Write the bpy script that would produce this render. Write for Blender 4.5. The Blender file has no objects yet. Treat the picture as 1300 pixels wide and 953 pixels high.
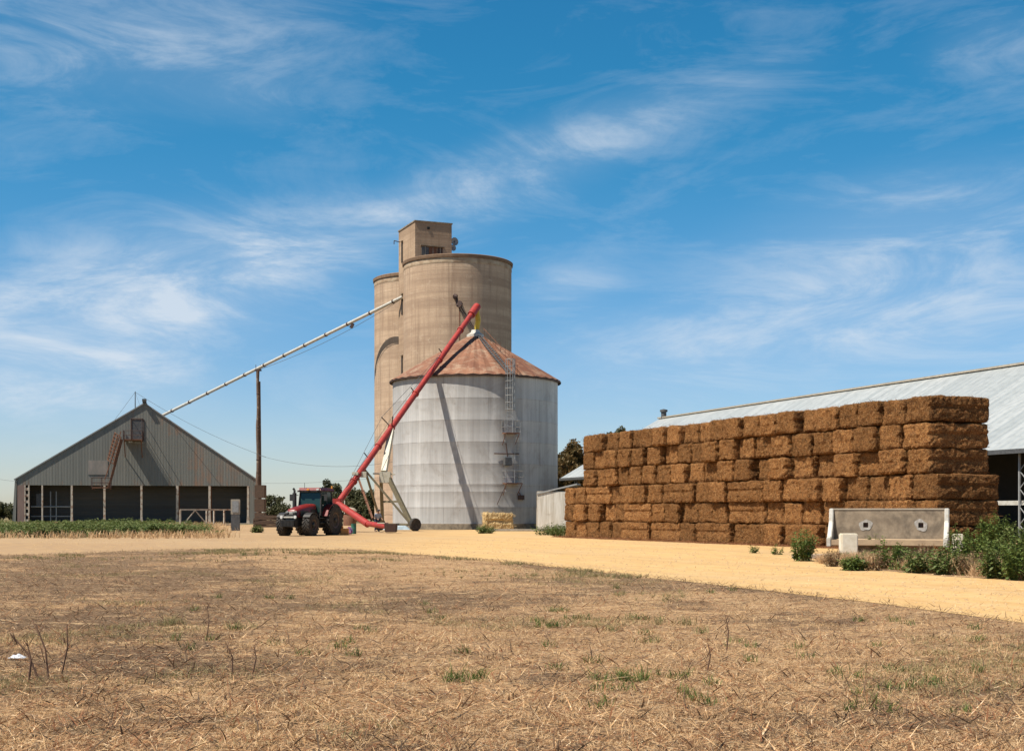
import bpy, math, random
import numpy as np
from mathutils import Vector, Matrix, noise as mnoise
R = math.radians
sc = bpy.context.scene
col = sc.collection
rng = random.Random(7)
nr = np.random.default_rng(11)
F = 1700.0; HZ = 650.0; CAMH = 1.5

def P(px, py, d):            # a point seen at px,py of the 1300 wide photo, d metres out
    return Vector(((px-650)/F*d, d, CAMH+(HZ-py)/F*d))
def G(px, py):               # a point on the ground
    d = CAMH*F/(py-HZ)
    return Vector(((px-650)/F*d, d, 0))

# ------------------------------------------------------------------ mesh builder
class MB:
    def __init__(s): s.v=[]; s.f=[]; s.uv=None
    def add(s, vs, fs):
        o=len(s.v); s.v+= [tuple(v) for v in vs]; s.f += [tuple(i+o for i in f) for f in fs]; return s
    def box(s, c, size, rot=None, taper=1.0):
        x,y,z=[a/2 for a in size]
        vs=[Vector((i*x*(taper if k>0 else 1),j*y*(taper if k>0 else 1),k*z)) for k in(-1,1) for j in(-1,1) for i in(-1,1)]
        if rot is not None: vs=[rot@v for v in vs]
        vs=[v+Vector(c) for v in vs]
        return s.add(vs,[(0,2,3,1),(4,5,7,6),(0,1,5,4),(2,6,7,3),(0,4,6,2),(1,3,7,5)])
    def boxr(s, x0,x1,y0,y1,z0,z1):
        return s.box(((x0+x1)/2,(y0+y1)/2,(z0+z1)/2),(x1-x0,y1-y0,z1-z0))
    def tube(s, a, b, r, r2=None, n=10, cap=True):
        a=Vector(a); b=Vector(b); r2=r if r2 is None else r2
        d=(b-a)
        if d.length<1e-6: return s
        d.normalize(); u=d.orthogonal().normalized(); w=d.cross(u)
        vs=[]
        for p,q in((a,r),(b,r2)):
            for i in range(n):
                t=2*math.pi*i/n; vs.append(p+u*math.cos(t)*q+w*math.sin(t)*q)
        fs=[(i,(i+1)%n,n+(i+1)%n,n+i) for i in range(n)]
        if cap: fs+=[tuple(range(n-1,-1,-1)),tuple(range(n,2*n))]
        return s.add(vs,fs)
    def poly(s, pts, r, n=8, radii=None):
        pts=[Vector(p) for p in pts]
        for i in range(len(pts)-1):
            a=radii[i] if radii else r; b=radii[i+1] if radii else r
            s.tube(pts[i],pts[i+1],a,b,n)
        return s
    def beam(s, a, b, w, h):          # square bar between two points
        a=Vector(a); b=Vector(b); d=b-a; L=d.length; d.normalize()
        up=Vector((0,0,1)) if abs(d.z)<.99 else Vector((1,0,0))
        x=d.cross(up).normalized(); y=x.cross(d)
        rot=Matrix((x,d,y)).transposed()
        return s.box((a+b)/2,(w,L,h),rot)
    def lathe(s, prof, n=48, c=(0,0,0), axis='z', cap=True):
        vs=[]; c=Vector(c)
        for r,z in prof:
            for i in range(n):
                t=2*math.pi*i/n; x,y=r*math.cos(t),r*math.sin(t)
                vs.append(c+(Vector((x,y,z)) if axis=='z' else Vector((z,x,y))))
        m=len(prof); fs=[(j*n+i,j*n+(i+1)%n,(j+1)*n+(i+1)%n,(j+1)*n+i) for j in range(m-1) for i in range(n)]
        if cap:
            if prof[0][0]>1e-4: fs.append(tuple(range(n-1,-1,-1)))
            if prof[-1][0]>1e-4: fs.append(tuple(range((m-1)*n,m*n)))
        return s.add(vs,fs)
    def prism(s, outline, y0, y1):    # outline in x,z, pushed along y
        n=len(outline)
        vs=[(x,y0,z) for x,z in outline]+[(x,y1,z) for x,z in outline]
        return s.add(vs,[tuple(range(n)),tuple(range(2*n-1,n-1,-1))]+[(i,n+i,n+(i+1)%n,(i+1)%n) for i in range(n)])
    def prismx(s, outline, x0, x1):   # outline in y,z pushed along x
        n=len(outline)
        vs=[(x0,y,z) for y,z in outline]+[(x1,y,z) for y,z in outline]
        return s.add(vs,[tuple(range(n-1,-1,-1)),tuple(range(n,2*n))]+[(i,(i+1)%n,n+(i+1)%n,n+i) for i in range(n)])
    def build(s, name, mat, parent=None, world=False, loc=None, smooth=None, bevel=0):
        me=bpy.data.meshes.new(name)
        vs=s.v
        if parent is not None and world:
            root=parent
            while root.parent is not None: root=root.parent
            M=(Matrix.Translation(root.location)@root.rotation_euler.to_matrix().to_4x4()).inverted()
            vs=[tuple(M@Vector(v)) for v in vs]
        if loc is not None:
            L=Vector(loc); vs=[(v[0]-L.x,v[1]-L.y,v[2]-L.z) for v in vs]
        me.from_pydata(vs,[],s.f); me.update()
        if isinstance(mat,(list,tuple)):
            for m in mat: me.materials.append(m)
        else: me.materials.append(mat)
        import bmesh
        bm=bmesh.new(); bm.from_mesh(me)
        if bevel:
            bmesh.ops.bevel(bm,geom=list(bm.edges),offset=bevel,segments=2,affect='EDGES',clamp_overlap=True)
        bmesh.ops.recalc_face_normals(bm,faces=bm.faces); bm.to_mesh(me); bm.free()
        if smooth:
            me.shade_smooth()
            try: me.set_sharp_from_angle(angle=R(smooth))
            except Exception: pass
        o=bpy.data.objects.new(name,me); col.objects.link(o)
        if parent is not None: o.parent=parent
        if loc is not None: o.location=loc
        return o

def tag(o,label=None,cat=None,group=None,kind=None):
    if label: o['label']=label
    if cat: o['category']=cat
    if group: o['group']=group
    if kind: o['kind']=kind
    return o
def thing(name,label,cat,loc=(0,0,0),rz=0,group=None):
    o=bpy.data.objects.new(name,None); col.objects.link(o); o.location=loc; o.rotation_euler=(0,0,rz)
    o.empty_display_size=.3
    return tag(o,label,cat,group)
def raw(name,vs,fs,mat,parent=None,loc=None,smooth=False):
    me=bpy.data.meshes.new(name); me.from_pydata(vs,[],fs); me.update()
    for m in (mat if isinstance(mat,(list,tuple)) else [mat]): me.materials.append(m)
    if smooth: me.shade_smooth()
    o=bpy.data.objects.new(name,me); col.objects.link(o)
    if parent is not None: o.parent=parent
    if loc is not None: o.location=loc
    return o

# ------------------------------------------------------------------ materials
ALB=.80      # all surface colours are tuned together against the exposure
class N:
    def __init__(s,name,world=False):
        if world: s.t=name.node_tree
        else:
            s.m=bpy.data.materials.new(name); s.m.use_nodes=True; s.t=s.m.node_tree
        s.n=s.t.nodes; s.l=s.t.links
    def new(s,typ,**kw):
        n=s.n.new(typ)
        for k,v in kw.items():
            if k.startswith('i_'): n.inputs[k[2:].replace('_',' ')].default_value=v
            else: setattr(n,k,v)
        return n
    def set(s,inp,v):
        if hasattr(v,'is_output') or isinstance(v,bpy.types.NodeSocket): s.l.new(v,inp)
        else: inp.default_value=v
    def noise(s,vec,scale,detail=4,rough=.55,dist=0,stretch=None):
        if stretch is not None: vec=s.mapping(vec,scale=stretch)
        n=s.new('ShaderNodeTexNoise'); n.inputs['Scale'].default_value=scale; n.inputs['Detail'].default_value=detail
        n.inputs['Roughness'].default_value=rough; n.inputs['Distortion'].default_value=dist
        s.l.new(vec,n.inputs['Vector']); return n.outputs['Fac']
    def mapping(s,vec,scale=(1,1,1),loc=(0,0,0),rot=(0,0,0)):
        m=s.new('ShaderNodeMapping'); m.inputs['Scale'].default_value=scale; m.inputs['Location'].default_value=loc; m.inputs['Rotation'].default_value=rot
        s.l.new(vec,m.inputs['Vector']); return m.outputs['Vector']
    def rng(s,v,a,b,c=0.,d=1.,smooth=False):
        m=s.new('ShaderNodeMapRange'); m.inputs['From Min'].default_value=a; m.inputs['From Max'].default_value=b
        m.inputs['To Min'].default_value=c; m.inputs['To Max'].default_value=d
        if smooth: m.interpolation_type='SMOOTHSTEP'
        s.l.new(v,m.inputs['Value']); return m.outputs['Result']
    def mix(s,f,a,b,blend='MIX'):
        m=s.new('ShaderNodeMix'); m.data_type='RGBA'; m.blend_type=blend
        s.set(m.inputs[0],f); s.set(m.inputs[6],a if not isinstance(a,tuple) else (*a[:3],1)); s.set(m.inputs[7],b if not isinstance(b,tuple) else (*b[:3],1))
        return m.outputs[2]
    def math(s,op,a,b=0.,c=None,clamp=False):
        m=s.new('ShaderNodeMath'); m.operation=op; m.use_clamp=clamp; s.set(m.inputs[0],a); s.set(m.inputs[1],b)
        if c is not None: s.set(m.inputs[2],c)
        return m.outputs[0]
    def coord(s,w='Object'):
        return s.new('ShaderNodeTexCoord').outputs[w]
    def bump(s,h,strength,dist,normal=None):
        b=s.new('ShaderNodeBump'); b.inputs['Strength'].default_value=strength; b.inputs['Distance'].default_value=dist
        s.l.new(h,b.inputs['Height'])
        if normal is not None: s.l.new(normal,b.inputs['Normal'])
        return b.outputs['Normal']
    def out(s,color,rough=.8,metal=0.,normal=None,spec=None,**kw):
        p=s.n['Principled BSDF']
        if isinstance(color,tuple): color=tuple(x*ALB for x in color[:3])+(1,)
        else:
            q=s.new('ShaderNodeVectorMath'); q.operation='SCALE'; s.l.new(color,q.inputs[0]); q.inputs['Scale'].default_value=ALB; color=q.outputs[0]
        s.set(p.inputs['Base Color'],color)
        s.set(p.inputs['Roughness'],rough); s.set(p.inputs['Metallic'],metal)
        if spec is not None: p.inputs['Specular IOR Level'].default_value=spec
        if normal is not None: s.l.new(normal,p.inputs['Normal'])
        for k,v in kw.items(): s.set(p.inputs[k.replace('_',' ')],v)
        return s.m

def simple(name,c1,c2=None,scale=3.,rough=.7,metal=0.,bump=.0,stretch=(1,1,1),bd=.02,lo=.35,hi=.65,detail=5,c3=None,scale3=1.2,t3=(.55,.7),spec=None,coord='Object'):
    n=N(name); v=n.coord(coord)
    if c2 is None: c2=tuple(x*.75 for x in c1)
    a=n.noise(v,scale,detail,.6,0,stretch)
    c=n.mix(n.rng(a,lo,hi),c1,c2)
    if c3 is not None:
        b=n.noise(v,scale3,6,.65,.3)
        c=n.mix(n.rng(b,t3[0],t3[1]),c,c3)
    nm=n.bump(a,bump,bd) if bump else None
    return n.out(c,rough,metal,nm,spec)

M={}
M['red']=simple('red paint',(.45,.038,.026),(.30,.03,.022),3,.55,c3=(.22,.07,.04),scale3=5,t3=(.62,.75))
M['redtractor']=simple('tractor red paint',(.26,.018,.014),(.16,.015,.012),4,.4,c3=(.2,.09,.06),scale3=3,t3=(.6,.8))
M['black']=simple('black plastic',(.018,.018,.018),(.04,.036,.03),8,.5)
M['rubber']=simple('dusty rubber',(.028,.025,.022),(.09,.07,.05),6,.85,lo=.4,hi=.75)
M['rim']=simple('dark red brown rim',(.10,.035,.03),(.14,.10,.07),8,.6)
M['white']=simple('white paint',(.68,.66,.60),(.5,.46,.38),5,.5,c3=(.3,.2,.12),scale3=3,t3=(.62,.78))
M['cream']=simple('cream steel paint',(.66,.62,.5),(.5,.46,.34),4,.5)
M['olive']=simple('dusty olive steel',(.22,.19,.11),(.16,.13,.08),5,.6)
M['rust']=simple('rusty steel',(.24,.10,.045),(.14,.06,.035),7,.8,bump=.3)
M['rustdark']=simple('dark rusty steel',(.10,.05,.035),(.06,.04,.035),7,.8)
M['grey']=simple('grey paint',(.36,.37,.37),(.28,.28,.27),5,.6)
M['greydark']=simple('dark grey steel',(.12,.12,.12),(.07,.07,.07),5,.6)
M['galv']=simple('galvanised steel',(.42,.42,.41),(.3,.3,.29),6,.45,.35,c3=(.25,.16,.1),scale3=5,t3=(.6,.75))
M['yellow']=simple('yellow plastic spout',(.75,.52,.03),(.6,.4,.03),4,.5)
M['orange']=simple('orange plastic',(.95,.36,.06),(.85,.28,.05),4,.5)
M['greenp']=simple('green drum paint',(.03,.16,.10),(.02,.10,.07),4,.5)
M['bluep']=simple('blue and pink cloth',(.10,.12,.3),(.45,.15,.25),5,.8)
M['tarp']=simple('pale blue tarpaulin',(.5,.6,.66),(.35,.45,.5),3,.5)
M['plastic']=simple('white plastic scrap',(.75,.75,.78),(.6,.62,.66),9,.4)
M['lamp']=simple('lamp lens',(.75,.74,.7),(.6,.6,.56),9,.2)
M['amber']=simple('amber lens',(.8,.35,.05),(.7,.3,.05),9,.25)
M['skin']=simple('skin',(.45,.25,.17),(.38,.2,.13),9,.6)
M['shirt']=simple('pale blue shirt cloth',(.42,.48,.58),(.33,.38,.48),12,.9)
M['jeans']=simple('dark blue denim',(.045,.06,.11),(.03,.04,.07),12,.9)
M['cap']=simple('dark cap cloth',(.04,.04,.05),None,9,.9)
def _glass():
    n=N('tinted cab glass'); return n.out((.02,.045,.04),.06,0,None,.35)
M['glass']=_glass()
M['wood']=simple('weathered timber',(.20,.125,.085),(.11,.07,.05),3,.9,bump=.6,stretch=(6,6,.5),c3=(.34,.26,.19),scale3=2,t3=(.55,.7))
M['woodpale']=simple('old pale painted timber',(.78,.69,.57),(.50,.40,.30),3,.8,stretch=(5,5,.7),c3=(.34,.18,.11),scale3=2.5,t3=(.5,.62))
M['woodrot']=simple('brown heaped timber',(.13,.075,.045),(.07,.045,.03),4,.9,bump=.5,stretch=(1,1,5))

def _concrete(name,c1,c2,c3,pale):
    n=N(name); v=n.coord('Object')
    big=n.noise(v,.17,7,.65,.5)
    c=n.mix(n.rng(big,.38,.66),c1,c2)
    # pour lines: bands that follow height, slightly uneven
    w=n.noise(n.mapping(v,(.05,.05,1.1)),1.0,3,.6)
    c=n.mix(n.rng(w,.42,.62,0,.55),c,c3)
    w2=n.noise(n.mapping(v,(.12,.12,4.5)),1.0,4,.7)
    c=n.mix(n.rng(w2,.50,.70,0,.38),c,c3)
    # vertical runs
    r=n.noise(n.mapping(v,(2.2,2.2,.10)),1.0,5,.65)
    c=n.mix(n.rng(r,.50,.68,0,.75),c,c3)
    r5=n.noise(n.mapping(v,(1.1,1.1,.045),(5,2,0)),1.0,6,.7); c=n.mix(n.rng(r5,.54,.68,0,.55),c,tuple(x*.75 for x in c3))
    blot=n.noise(n.mapping(v,(1,1,1.6)),.9,8,.75,.4)
    c=n.mix(n.rng(blot,.56,.74,0,.6),c,pale)
    f=n.noise(v,9,6,.7)
    c=n.mix(n.rng(f,.3,.75,0,.3),c,tuple(x*.6 for x in c3))
    nm=n.bump(w2,.35,.05,n.bump(blot,.35,.06))
    return n.out(c,.92,0,nm,.2)
M['concrete']=_concrete('weathered tan concrete',(.68,.50,.345),(.53,.38,.26),(.35,.24,.165),(.80,.64,.47))
M['concretered']=_concrete('brown patched concrete',(.34,.225,.145),(.25,.165,.105),(.19,.12,.08),(.42,.3,.2))
M['concretemid']=_concrete('brown tan concrete',(.60,.43,.29),(.45,.31,.205),(.32,.215,.14),(.70,.53,.37))
M['concgrey']=simple('grey cast concrete',(.37,.29,.20),(.21,.16,.11),3,.9,bump=.3,c3=(.12,.095,.07),scale3=1.4,t3=(.5,.7))
M['greywash']=simple('pale worn paint',(.52,.49,.45),(.3,.27,.23),9,.8)
M['blockwhite']=simple('cream block paint',(.95,.88,.72),(.8,.7,.52),5,.7)
M['tan']=simple('tan dusty concrete',(.50,.36,.22),(.38,.27,.17),4,.9)
M['slab']=simple('pale concrete slab',(.48,.42,.33),(.36,.31,.24),3,.9,bump=.3)
M['paleband']=simple('flaking pale band',(.58,.46,.32),(.42,.30,.19),1.3,.9,c3=(.36,.24,.15),scale3=1.1,t3=(.45,.6))
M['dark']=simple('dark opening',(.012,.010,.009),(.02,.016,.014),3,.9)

def _silosteel():
    n=N('galvanised silo sheet'); uv=n.coord('UV')
    b=n.new('ShaderNodeTexBrick'); b.offset=.5
    b.inputs['Scale'].default_value=1; b.inputs['Brick Width'].default_value=2.65; b.inputs['Row Height'].default_value=1.9
    b.inputs['Mortar Size'].default_value=.018; b.inputs['Mortar Smooth'].default_value=.3; b.inputs['Bias'].default_value=0
    b.inputs['Color1'].default_value=(.53,.515,.49,1); b.inputs['Color2'].default_value=(.46,.445,.425,1); b.inputs['Mortar'].default_value=(.25,.23,.21,1)
    n.l.new(uv,b.inputs['Vector']); c=b.outputs['Color']
    st=n.noise(n.mapping(uv,(1.3,.06,1)),1.0,5,.65)
    c=n.mix(n.rng(st,.42,.60,0,.7),c,(.66,.64,.61))
    st2=n.noise(n.mapping(uv,(4.5,.12,1)),1.0,5,.7)
    c=n.mix(n.rng(st2,.50,.70,0,.4),c,(.30,.28,.26))
    bl=n.noise(n.mapping(uv,(1,.6,1)),.45,8,.75,.7)
    c=n.mix(n.rng(bl,.50,.66,0,.6),c,(.34,.30,.26))
    sp=n.noise(uv,5,3,.6); c=n.mix(n.rng(sp,.66,.74,0,.6),c,(.2,.14,.1))
    w=n.new('ShaderNodeTexWave'); w.wave_type='BANDS'; w.bands_direction='Y'; w.inputs['Scale'].default_value=3.1; n.l.new(uv,w.inputs['Vector'])
    nm=n.bump(w.outputs['Fac'],.25,.02,n.bump(st2,.2,.02))
    st3=n.noise(n.mapping(uv,(.55,.02,1),(4,0,0)),1.0,3,.6); c=n.mix(n.rng(st3,.45,.62,0,.45),c,(.33,.315,.30))
    return n.out(c,.7,.08,nm,.3)
M['silosteel']=_silosteel()
def _rustroof():
    n=N('rusting silo roof sheet'); v=n.coord('Object'); uv=n.coord('UV')
    a=n.noise(v,.55,6,.62,.3); b=n.noise(v,.9,8,.75,.6)
    c=n.mix(n.rng(a,.36,.64),(.33,.15,.08),(.20,.08,.042))
    c=n.mix(n.rng(b,.50,.64,0,.75),c,(.42,.30,.20))
    d=n.noise(v,2.4,6,.7); c=n.mix(n.rng(d,.55,.72,0,.6),c,(.16,.07,.04))
    return n.out(c,.75,.15,n.bump(d,.25,.02))
M['rustroof']=_rustroof()
def _corr(name,c1,c2,rust,axis='x',pitch=.3,amt=.5,metal=.1,rough=.6,rt=(.58,.72)):
    n=N(name); v=n.coord('Object')
    sx={'x':(1,.0,.0),'z':(0,0,1),'y':(0,1,0)}[axis]
    # sheet to sheet change
    vv=n.mapping(v,{'x':(1.25,0,0),'z':(0,0,1.25),'y':(0,1.25,0)}[axis])
    sh=n.new('ShaderNodeTexWhiteNoise'); sh.noise_dimensions='3D'
    fl=n.new('ShaderNodeVectorMath'); fl.operation='FLOOR'; n.l.new(vv,fl.inputs[0]); n.l.new(fl.outputs[0],sh.inputs['Vector'])
    c=n.mix(sh.outputs['Value'],c1,c2)
    st=n.noise(n.mapping(v,{'x':(2.5,2.5,.12),'z':(.12,.12,2.5),'y':(.12,2.5,.12)}[axis]),1,5,.65)
    c=n.mix(n.rng(st,.45,.7,0,.6),c,tuple(x*.72 for x in c2))
    r=n.noise(v,.16,6,.6,.6); r2=n.math('ADD',n.math('MULTIPLY',r,.65),n.math('MULTIPLY',st,.35))
    c=n.mix(n.rng(r2,rt[0],rt[1],0,1),c,rust)
    w=n.new('ShaderNodeTexWave'); w.wave_type='BANDS'; w.bands_direction=axis.upper(); w.inputs['Scale'].default_value=.314/pitch; n.l.new(v,w.inputs['Vector'])
    return n.out(c,rough,metal,n.bump(w.outputs['Fac'],amt,.06))
M['shedsheet']=_corr('weathered grey green cladding',(.25,.245,.215),(.21,.21,.185),(.36,.20,.12),'x',.35,.14,.05,.75,(.53,.66))
M['shedroof']=_corr('grey roof sheeting',(.34,.34,.33),(.28,.28,.27),(.3,.17,.1),'y',.35,.6)
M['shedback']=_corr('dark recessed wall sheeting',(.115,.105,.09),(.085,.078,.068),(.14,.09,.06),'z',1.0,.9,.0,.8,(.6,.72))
M['roofwhite']=_corr('pale new roof sheeting',(.60,.62,.60),(.52,.54,.53),(.46,.47,.45),'y',.7,.5,.25,.5)
M['whitewall']=simple('streaked white render',(.72,.69,.62),(.5,.45,.37),2.2,.8,stretch=(3,3,.25),c3=(.4,.33,.25),scale3=1.5,t3=(.6,.75))
M['patch']=simple('pale worn patch sheet',(.36,.31,.27),(.24,.225,.2),.9,.8,stretch=(2,2,.6))
M['pinkwall']=simple('faded pink brown sheet',(.32,.21,.17),(.25,.17,.14),1.5,.8,stretch=(3,3,.4))

def _hay():
    n=N('brown straw'); v=n.coord('Object')
    oi=n.new('ShaderNodeObjectInfo')
    off=n.new('ShaderNodeVectorMath'); off.operation='ADD'; n.l.new(v,off.inputs[0])
    sc_=n.new('ShaderNodeVectorMath'); sc_.operation='SCALE'; sc_.inputs[0].default_value=(37,91,53); n.l.new(oi.outputs['Random'],sc_.inputs['Scale'])
    n.l.new(sc_.outputs[0],off.inputs[1]); v=off.outputs[0]; fl_=n.noise(v,26,3,.6,2.)
    a=n.noise(v,2.2,6,.7,.4); b=n.noise(v,11,5,.75,1.5); s2=n.noise(n.mapping(v,(1,1,2.2)),6,6,.75,1.2)
    c=n.mix(n.rng(a,.38,.62),(.36,.148,.048),(.20,.076,.026))
    c=n.mix(n.rng(b,.47,.64,0,.85),c,(.68,.345,.12))
    c=n.mix(n.rng(s2,.50,.64,0,.9),c,(.06,.028,.013))
    c=n.mix(n.rng(fl_,.56,.64,0,.9),c,(.86,.53,.24))
    tone=n.rng(oi.outputs['Random'],0,1,.72,1.22)
    cc=n.new('ShaderNodeVectorMath'); cc.operation='SCALE'; n.l.new(c,cc.inputs[0]); n.l.new(tone,cc.inputs['Scale'])
    h=n.math('ADD',b,s2)
    return n.out(cc.outputs[0],.95,0,n.bump(h,1,.12,n.bump(a,.7,.15)),.1)
M['hay']=_hay()
M['straw']=simple('fresh yellow straw',(.62,.44,.20),(.42,.27,.11),9,.9,bump=.8,bd=.06,detail=6,c3=(.7,.55,.3),scale3=14,t3=(.5,.65))

def _leafmat(name,cols,rough=.6,scale=.6):
    n=N(name); g=n.coord('Object')
    a=n.noise(g,scale,3,.6); b=n.noise(g,scale*9,2,.6)
    c=n.mix(n.rng(a,.4,.6),cols[0],cols[1]); c=n.mix(n.rng(b,.5,.66),c,cols[2])
    p=n.n['Principled BSDF']; n.out(c,rough,0,None,.25)
    tr=n.new('ShaderNodeBsdfTranslucent'); n.l.new(c,tr.inputs['Color'])
    mx=n.new('ShaderNodeMixShader'); mx.inputs[0].default_value=.22
    n.l.new(p.outputs[0],mx.inputs[1]); n.l.new(tr.outputs[0],mx.inputs[2]); n.l.new(mx.outputs[0],n.n['Material Output'].inputs['Surface'])
    return n.m
M['leafdark']=_leafmat('dark evergreen leaves',[(.065,.075,.03),(.09,.09,.038),(.15,.13,.06)])
M['leafbrown']=_leafmat('brown green leaves',[(.16,.095,.03),(.10,.085,.03),(.24,.13,.045)])
M['weed']=_leafmat('green weed leaves',[(.12,.17,.035),(.085,.13,.03),(.20,.23,.06)],scale=2)
M['weeddark']=_leafmat('lush green weeds',[(.10,.15,.035),(.14,.17,.05),(.21,.21,.08)],scale=1)
M['weeddry']=_leafmat('dry seeding weeds',[(.33,.24,.13),(.24,.17,.09),(.28,.12,.07)],scale=2)
M['drygrass']=_leafmat('dry grass blades',[(.68,.45,.23),(.50,.30,.15),(.84,.63,.38)],.8,3)
M['litter']=_leafmat('straw litter',[(.76,.50,.25),(.52,.27,.12),(.95,.74,.48)],.8,3)
M['darklitter']=_leafmat('dark rotted litter',[(.14,.09,.055),(.2,.12,.07),(.09,.065,.045)],.9,3)
M['olivegrass']=_leafmat('olive grass blades',[(.34,.28,.13),(.23,.21,.085),(.55,.42,.22)],.8,3)
M['redlitter']=_leafmat('red brown litter',[(.30,.13,.06),(.20,.09,.045),(.42,.22,.10)],.8,3)
M['stone']=simple('sandy stones',(.60,.40,.20),(.45,.30,.16),1.5,.9)
M['twig']=simple('brown dry stalk',(.20,.10,.055),(.12,.07,.045),6,.9)
M['bark']=simple('grey brown bark',(.16,.12,.09),(.09,.07,.05),4,.9)

# ------------------------------------------------------------------ ground
EDGE=[(-400,60),(-60,52),(-30,49),tuple(G(0,706)[:2]),tuple(G(200,699)[:2]),tuple(G(340,697)[:2]),tuple(G(450,699)[:2]),tuple(G(650,714)[:2]),
      tuple(G(870,738)[:2]),tuple(G(1100,764)[:2]),tuple(G(1300,791)[:2]),tuple(G(1500,822)[:2]),(14,9),(24,2)]
ex=[e[0] for e in EDGE]; ey=[e[1] for e in EDGE]
def edge_y(x): return np.interp(x,ex,ey)
def gh(x,y):          # field height
    x=np.asarray(x,float); y=np.asarray(y,float)
    h=.022*np.sin(x*1.3+.7*np.sin(y*.9))*np.cos(y*1.1+1.1*np.sin(x*.5))+.012*np.sin(x*3.7+y*2.1)+.010*np.sin(y*4.9-x*2.3)+.02*np.sin(x*.37+y*.21)
    k=np.clip((edge_y(x)-y-.4)/3,0,1)
    return (h-.012)*k-.02*(1-np.clip((y-edge_y(x))/.5+1,0,1))*0
def soil(x,y):       # 1 bare dark soil, 0 straw covered
    px=650+F*x/max(y,.5); py=650+CAMH*F/max(y,.5)
    def gb(cx,cy,wx,wy,a): return a*math.exp(-((px-cx)/wx)**2-((py-cy)/wy)**2)
    d=gb(110,722,250,30,.68)+gb(60,790,240,70,.42)+gb(330,770,260,30,.25)+gb(200,850,280,50,.32)+gb(560,760,160,14,.25)+gb(800,752,260,16,.35)
    ed=float(edge_y(x))-y
    if x>0: d+=(.42+.5*mnoise.noise(Vector((x*.9,y*.35,8))))*math.exp(-((ed-.9)/(.8+.05*y))**2)
    d-=gb(480,712,200,14,.30)+gb(900,825,330,40,.28)+gb(560,820,160,50,.12)
    q=Vector((x,y,0))
    v=.5*mnoise.noise(q*.35+Vector((3,1,0)))+.42*mnoise.noise(q*.9+Vector((9,4,2)))+.3*mnoise.noise(Vector((x*1.8,y*2.6,5)))
    return max(0.,min(1.,(d+v*1.25-.02)*1.35+.08))
def ground():
    ys=np.concatenate([np.arange(-40,2,4.),np.arange(2,40,.22),np.arange(40,60,.7),np.geomspace(60,6000,60)])
    xs=np.concatenate([-np.geomspace(6000,26,40),np.arange(-25,20,.3),np.geomspace(20.5,6000,45)])
    X,Y=np.meshgrid(xs,ys); Z=gh(X,Y)
    n,m=X.shape
    vs=np.stack([X,Y,Z],-1).reshape(-1,3).tolist()
    idx=np.arange(n*m).reshape(n,m)
    fs=np.stack([idx[:-1,:-1],idx[:-1,1:],idx[1:,1:],idx[1:,:-1]],-1).reshape(-1,4).tolist()
    N_=N('field soil and stubble'); v=N_.coord('Object')
    a=N_.noise(v,.16,6,.6,.5); b=N_.noise(N_.mapping(v,(.6,1.6,1)),.9,7,.7,.4); c_=N_.noise(v,7,7,.75,.4); d=N_.noise(v,38,4,.7)
    c=N_.mix(N_.rng(b,.38,.62),(.68,.43,.22),(.43,.25,.125))
    c=N_.mix(N_.rng(a,.50,.64,0,.35),c,(.24,.15,.09))
    c=N_.mix(N_.rng(c_,.50,.62,0,.85),c,(.70,.47,.27))
    c=N_.mix(N_.rng(d,.5,.66,0,.7),c,(.10,.065,.035))
    at=N_.new('ShaderNodeAttribute'); at.attribute_name='soil'
    mk=N_.math('ADD',at.outputs['Fac'],N_.math('MULTIPLY',N_.math('SUBTRACT',c_,.5),3.0)); mk=N_.math('ADD',mk,N_.math('MULTIPLY',N_.math('SUBTRACT',N_.noise(v,2.6,6,.75,.4),.5),1.6)); mk=N_.rng(mk,.20,.75,0,.85)
    c=N_.mix(mk,c,N_.mix(N_.rng(d,.4,.65),(.24,.15,.085),(.10,.065,.04)))
    sx=N_.new('ShaderNodeSeparateXYZ'); N_.l.new(v,sx.inputs[0])
    # darker trodden earth on the left third of the field, and beyond the yard green ground
    lf=N_.math('MULTIPLY',N_.rng(N_.math('ADD',sx.outputs[0],N_.math('MULTIPLY',sx.outputs[1],.17)),2.0,-5.5,0,1,True),N_.rng(sx.outputs[1],16,26,.35,1,True))
    far=N_.rng(sx.outputs[1],62,80,0,1,True)
    gcol=N_.mix(N_.rng(b,.4,.6),(.15,.15,.06),(.26,.2,.11))
    c=N_.mix(far,c,gcol)
    e1=N_.noise(N_.mapping(v,(1,1.0,1)),17,5,.75,.8)
    c=N_.mix(N_.rng(e1,.51,.60,0,.9),c,(.07,.045,.03))
    e0=N_.noise(N_.mapping(v,(.5,1.3,1),(2,9,0)),2.4,7,.75,.6); c=N_.mix(N_.rng(e0,.55,.66,0,.75),c,(.82,.56,.30)); c=N_.mix(N_.rng(e0,.46,.36,0,.6),c,(.16,.10,.06))
    e2=N_.noise(N_.mapping(v,(1.2,.9,1),(7,3,0)),23,4,.75,1.2)
    c=N_.mix(N_.rng(e2,.57,.66,0,.9),c,(.80,.60,.40))
    h=N_.math('ADD',N_.math('ADD',c_,N_.math('MULTIPLY',d,.5)),e1)
    m_=N_.out(c,.95,0,N_.bump(h,.8,.05),.1)
    o=raw('ground',vs,fs,m_,smooth=True); tag(o,kind='structure')
    a_=o.data.attributes.new('soil','FLOAT','POINT'); a_.data.foreach_set('value',[soil(v_[0],v_[1]) if 5<v_[1]<62 and abs(v_[0])<45 else 0. for v_ in vs])
    return o
ground()
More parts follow.
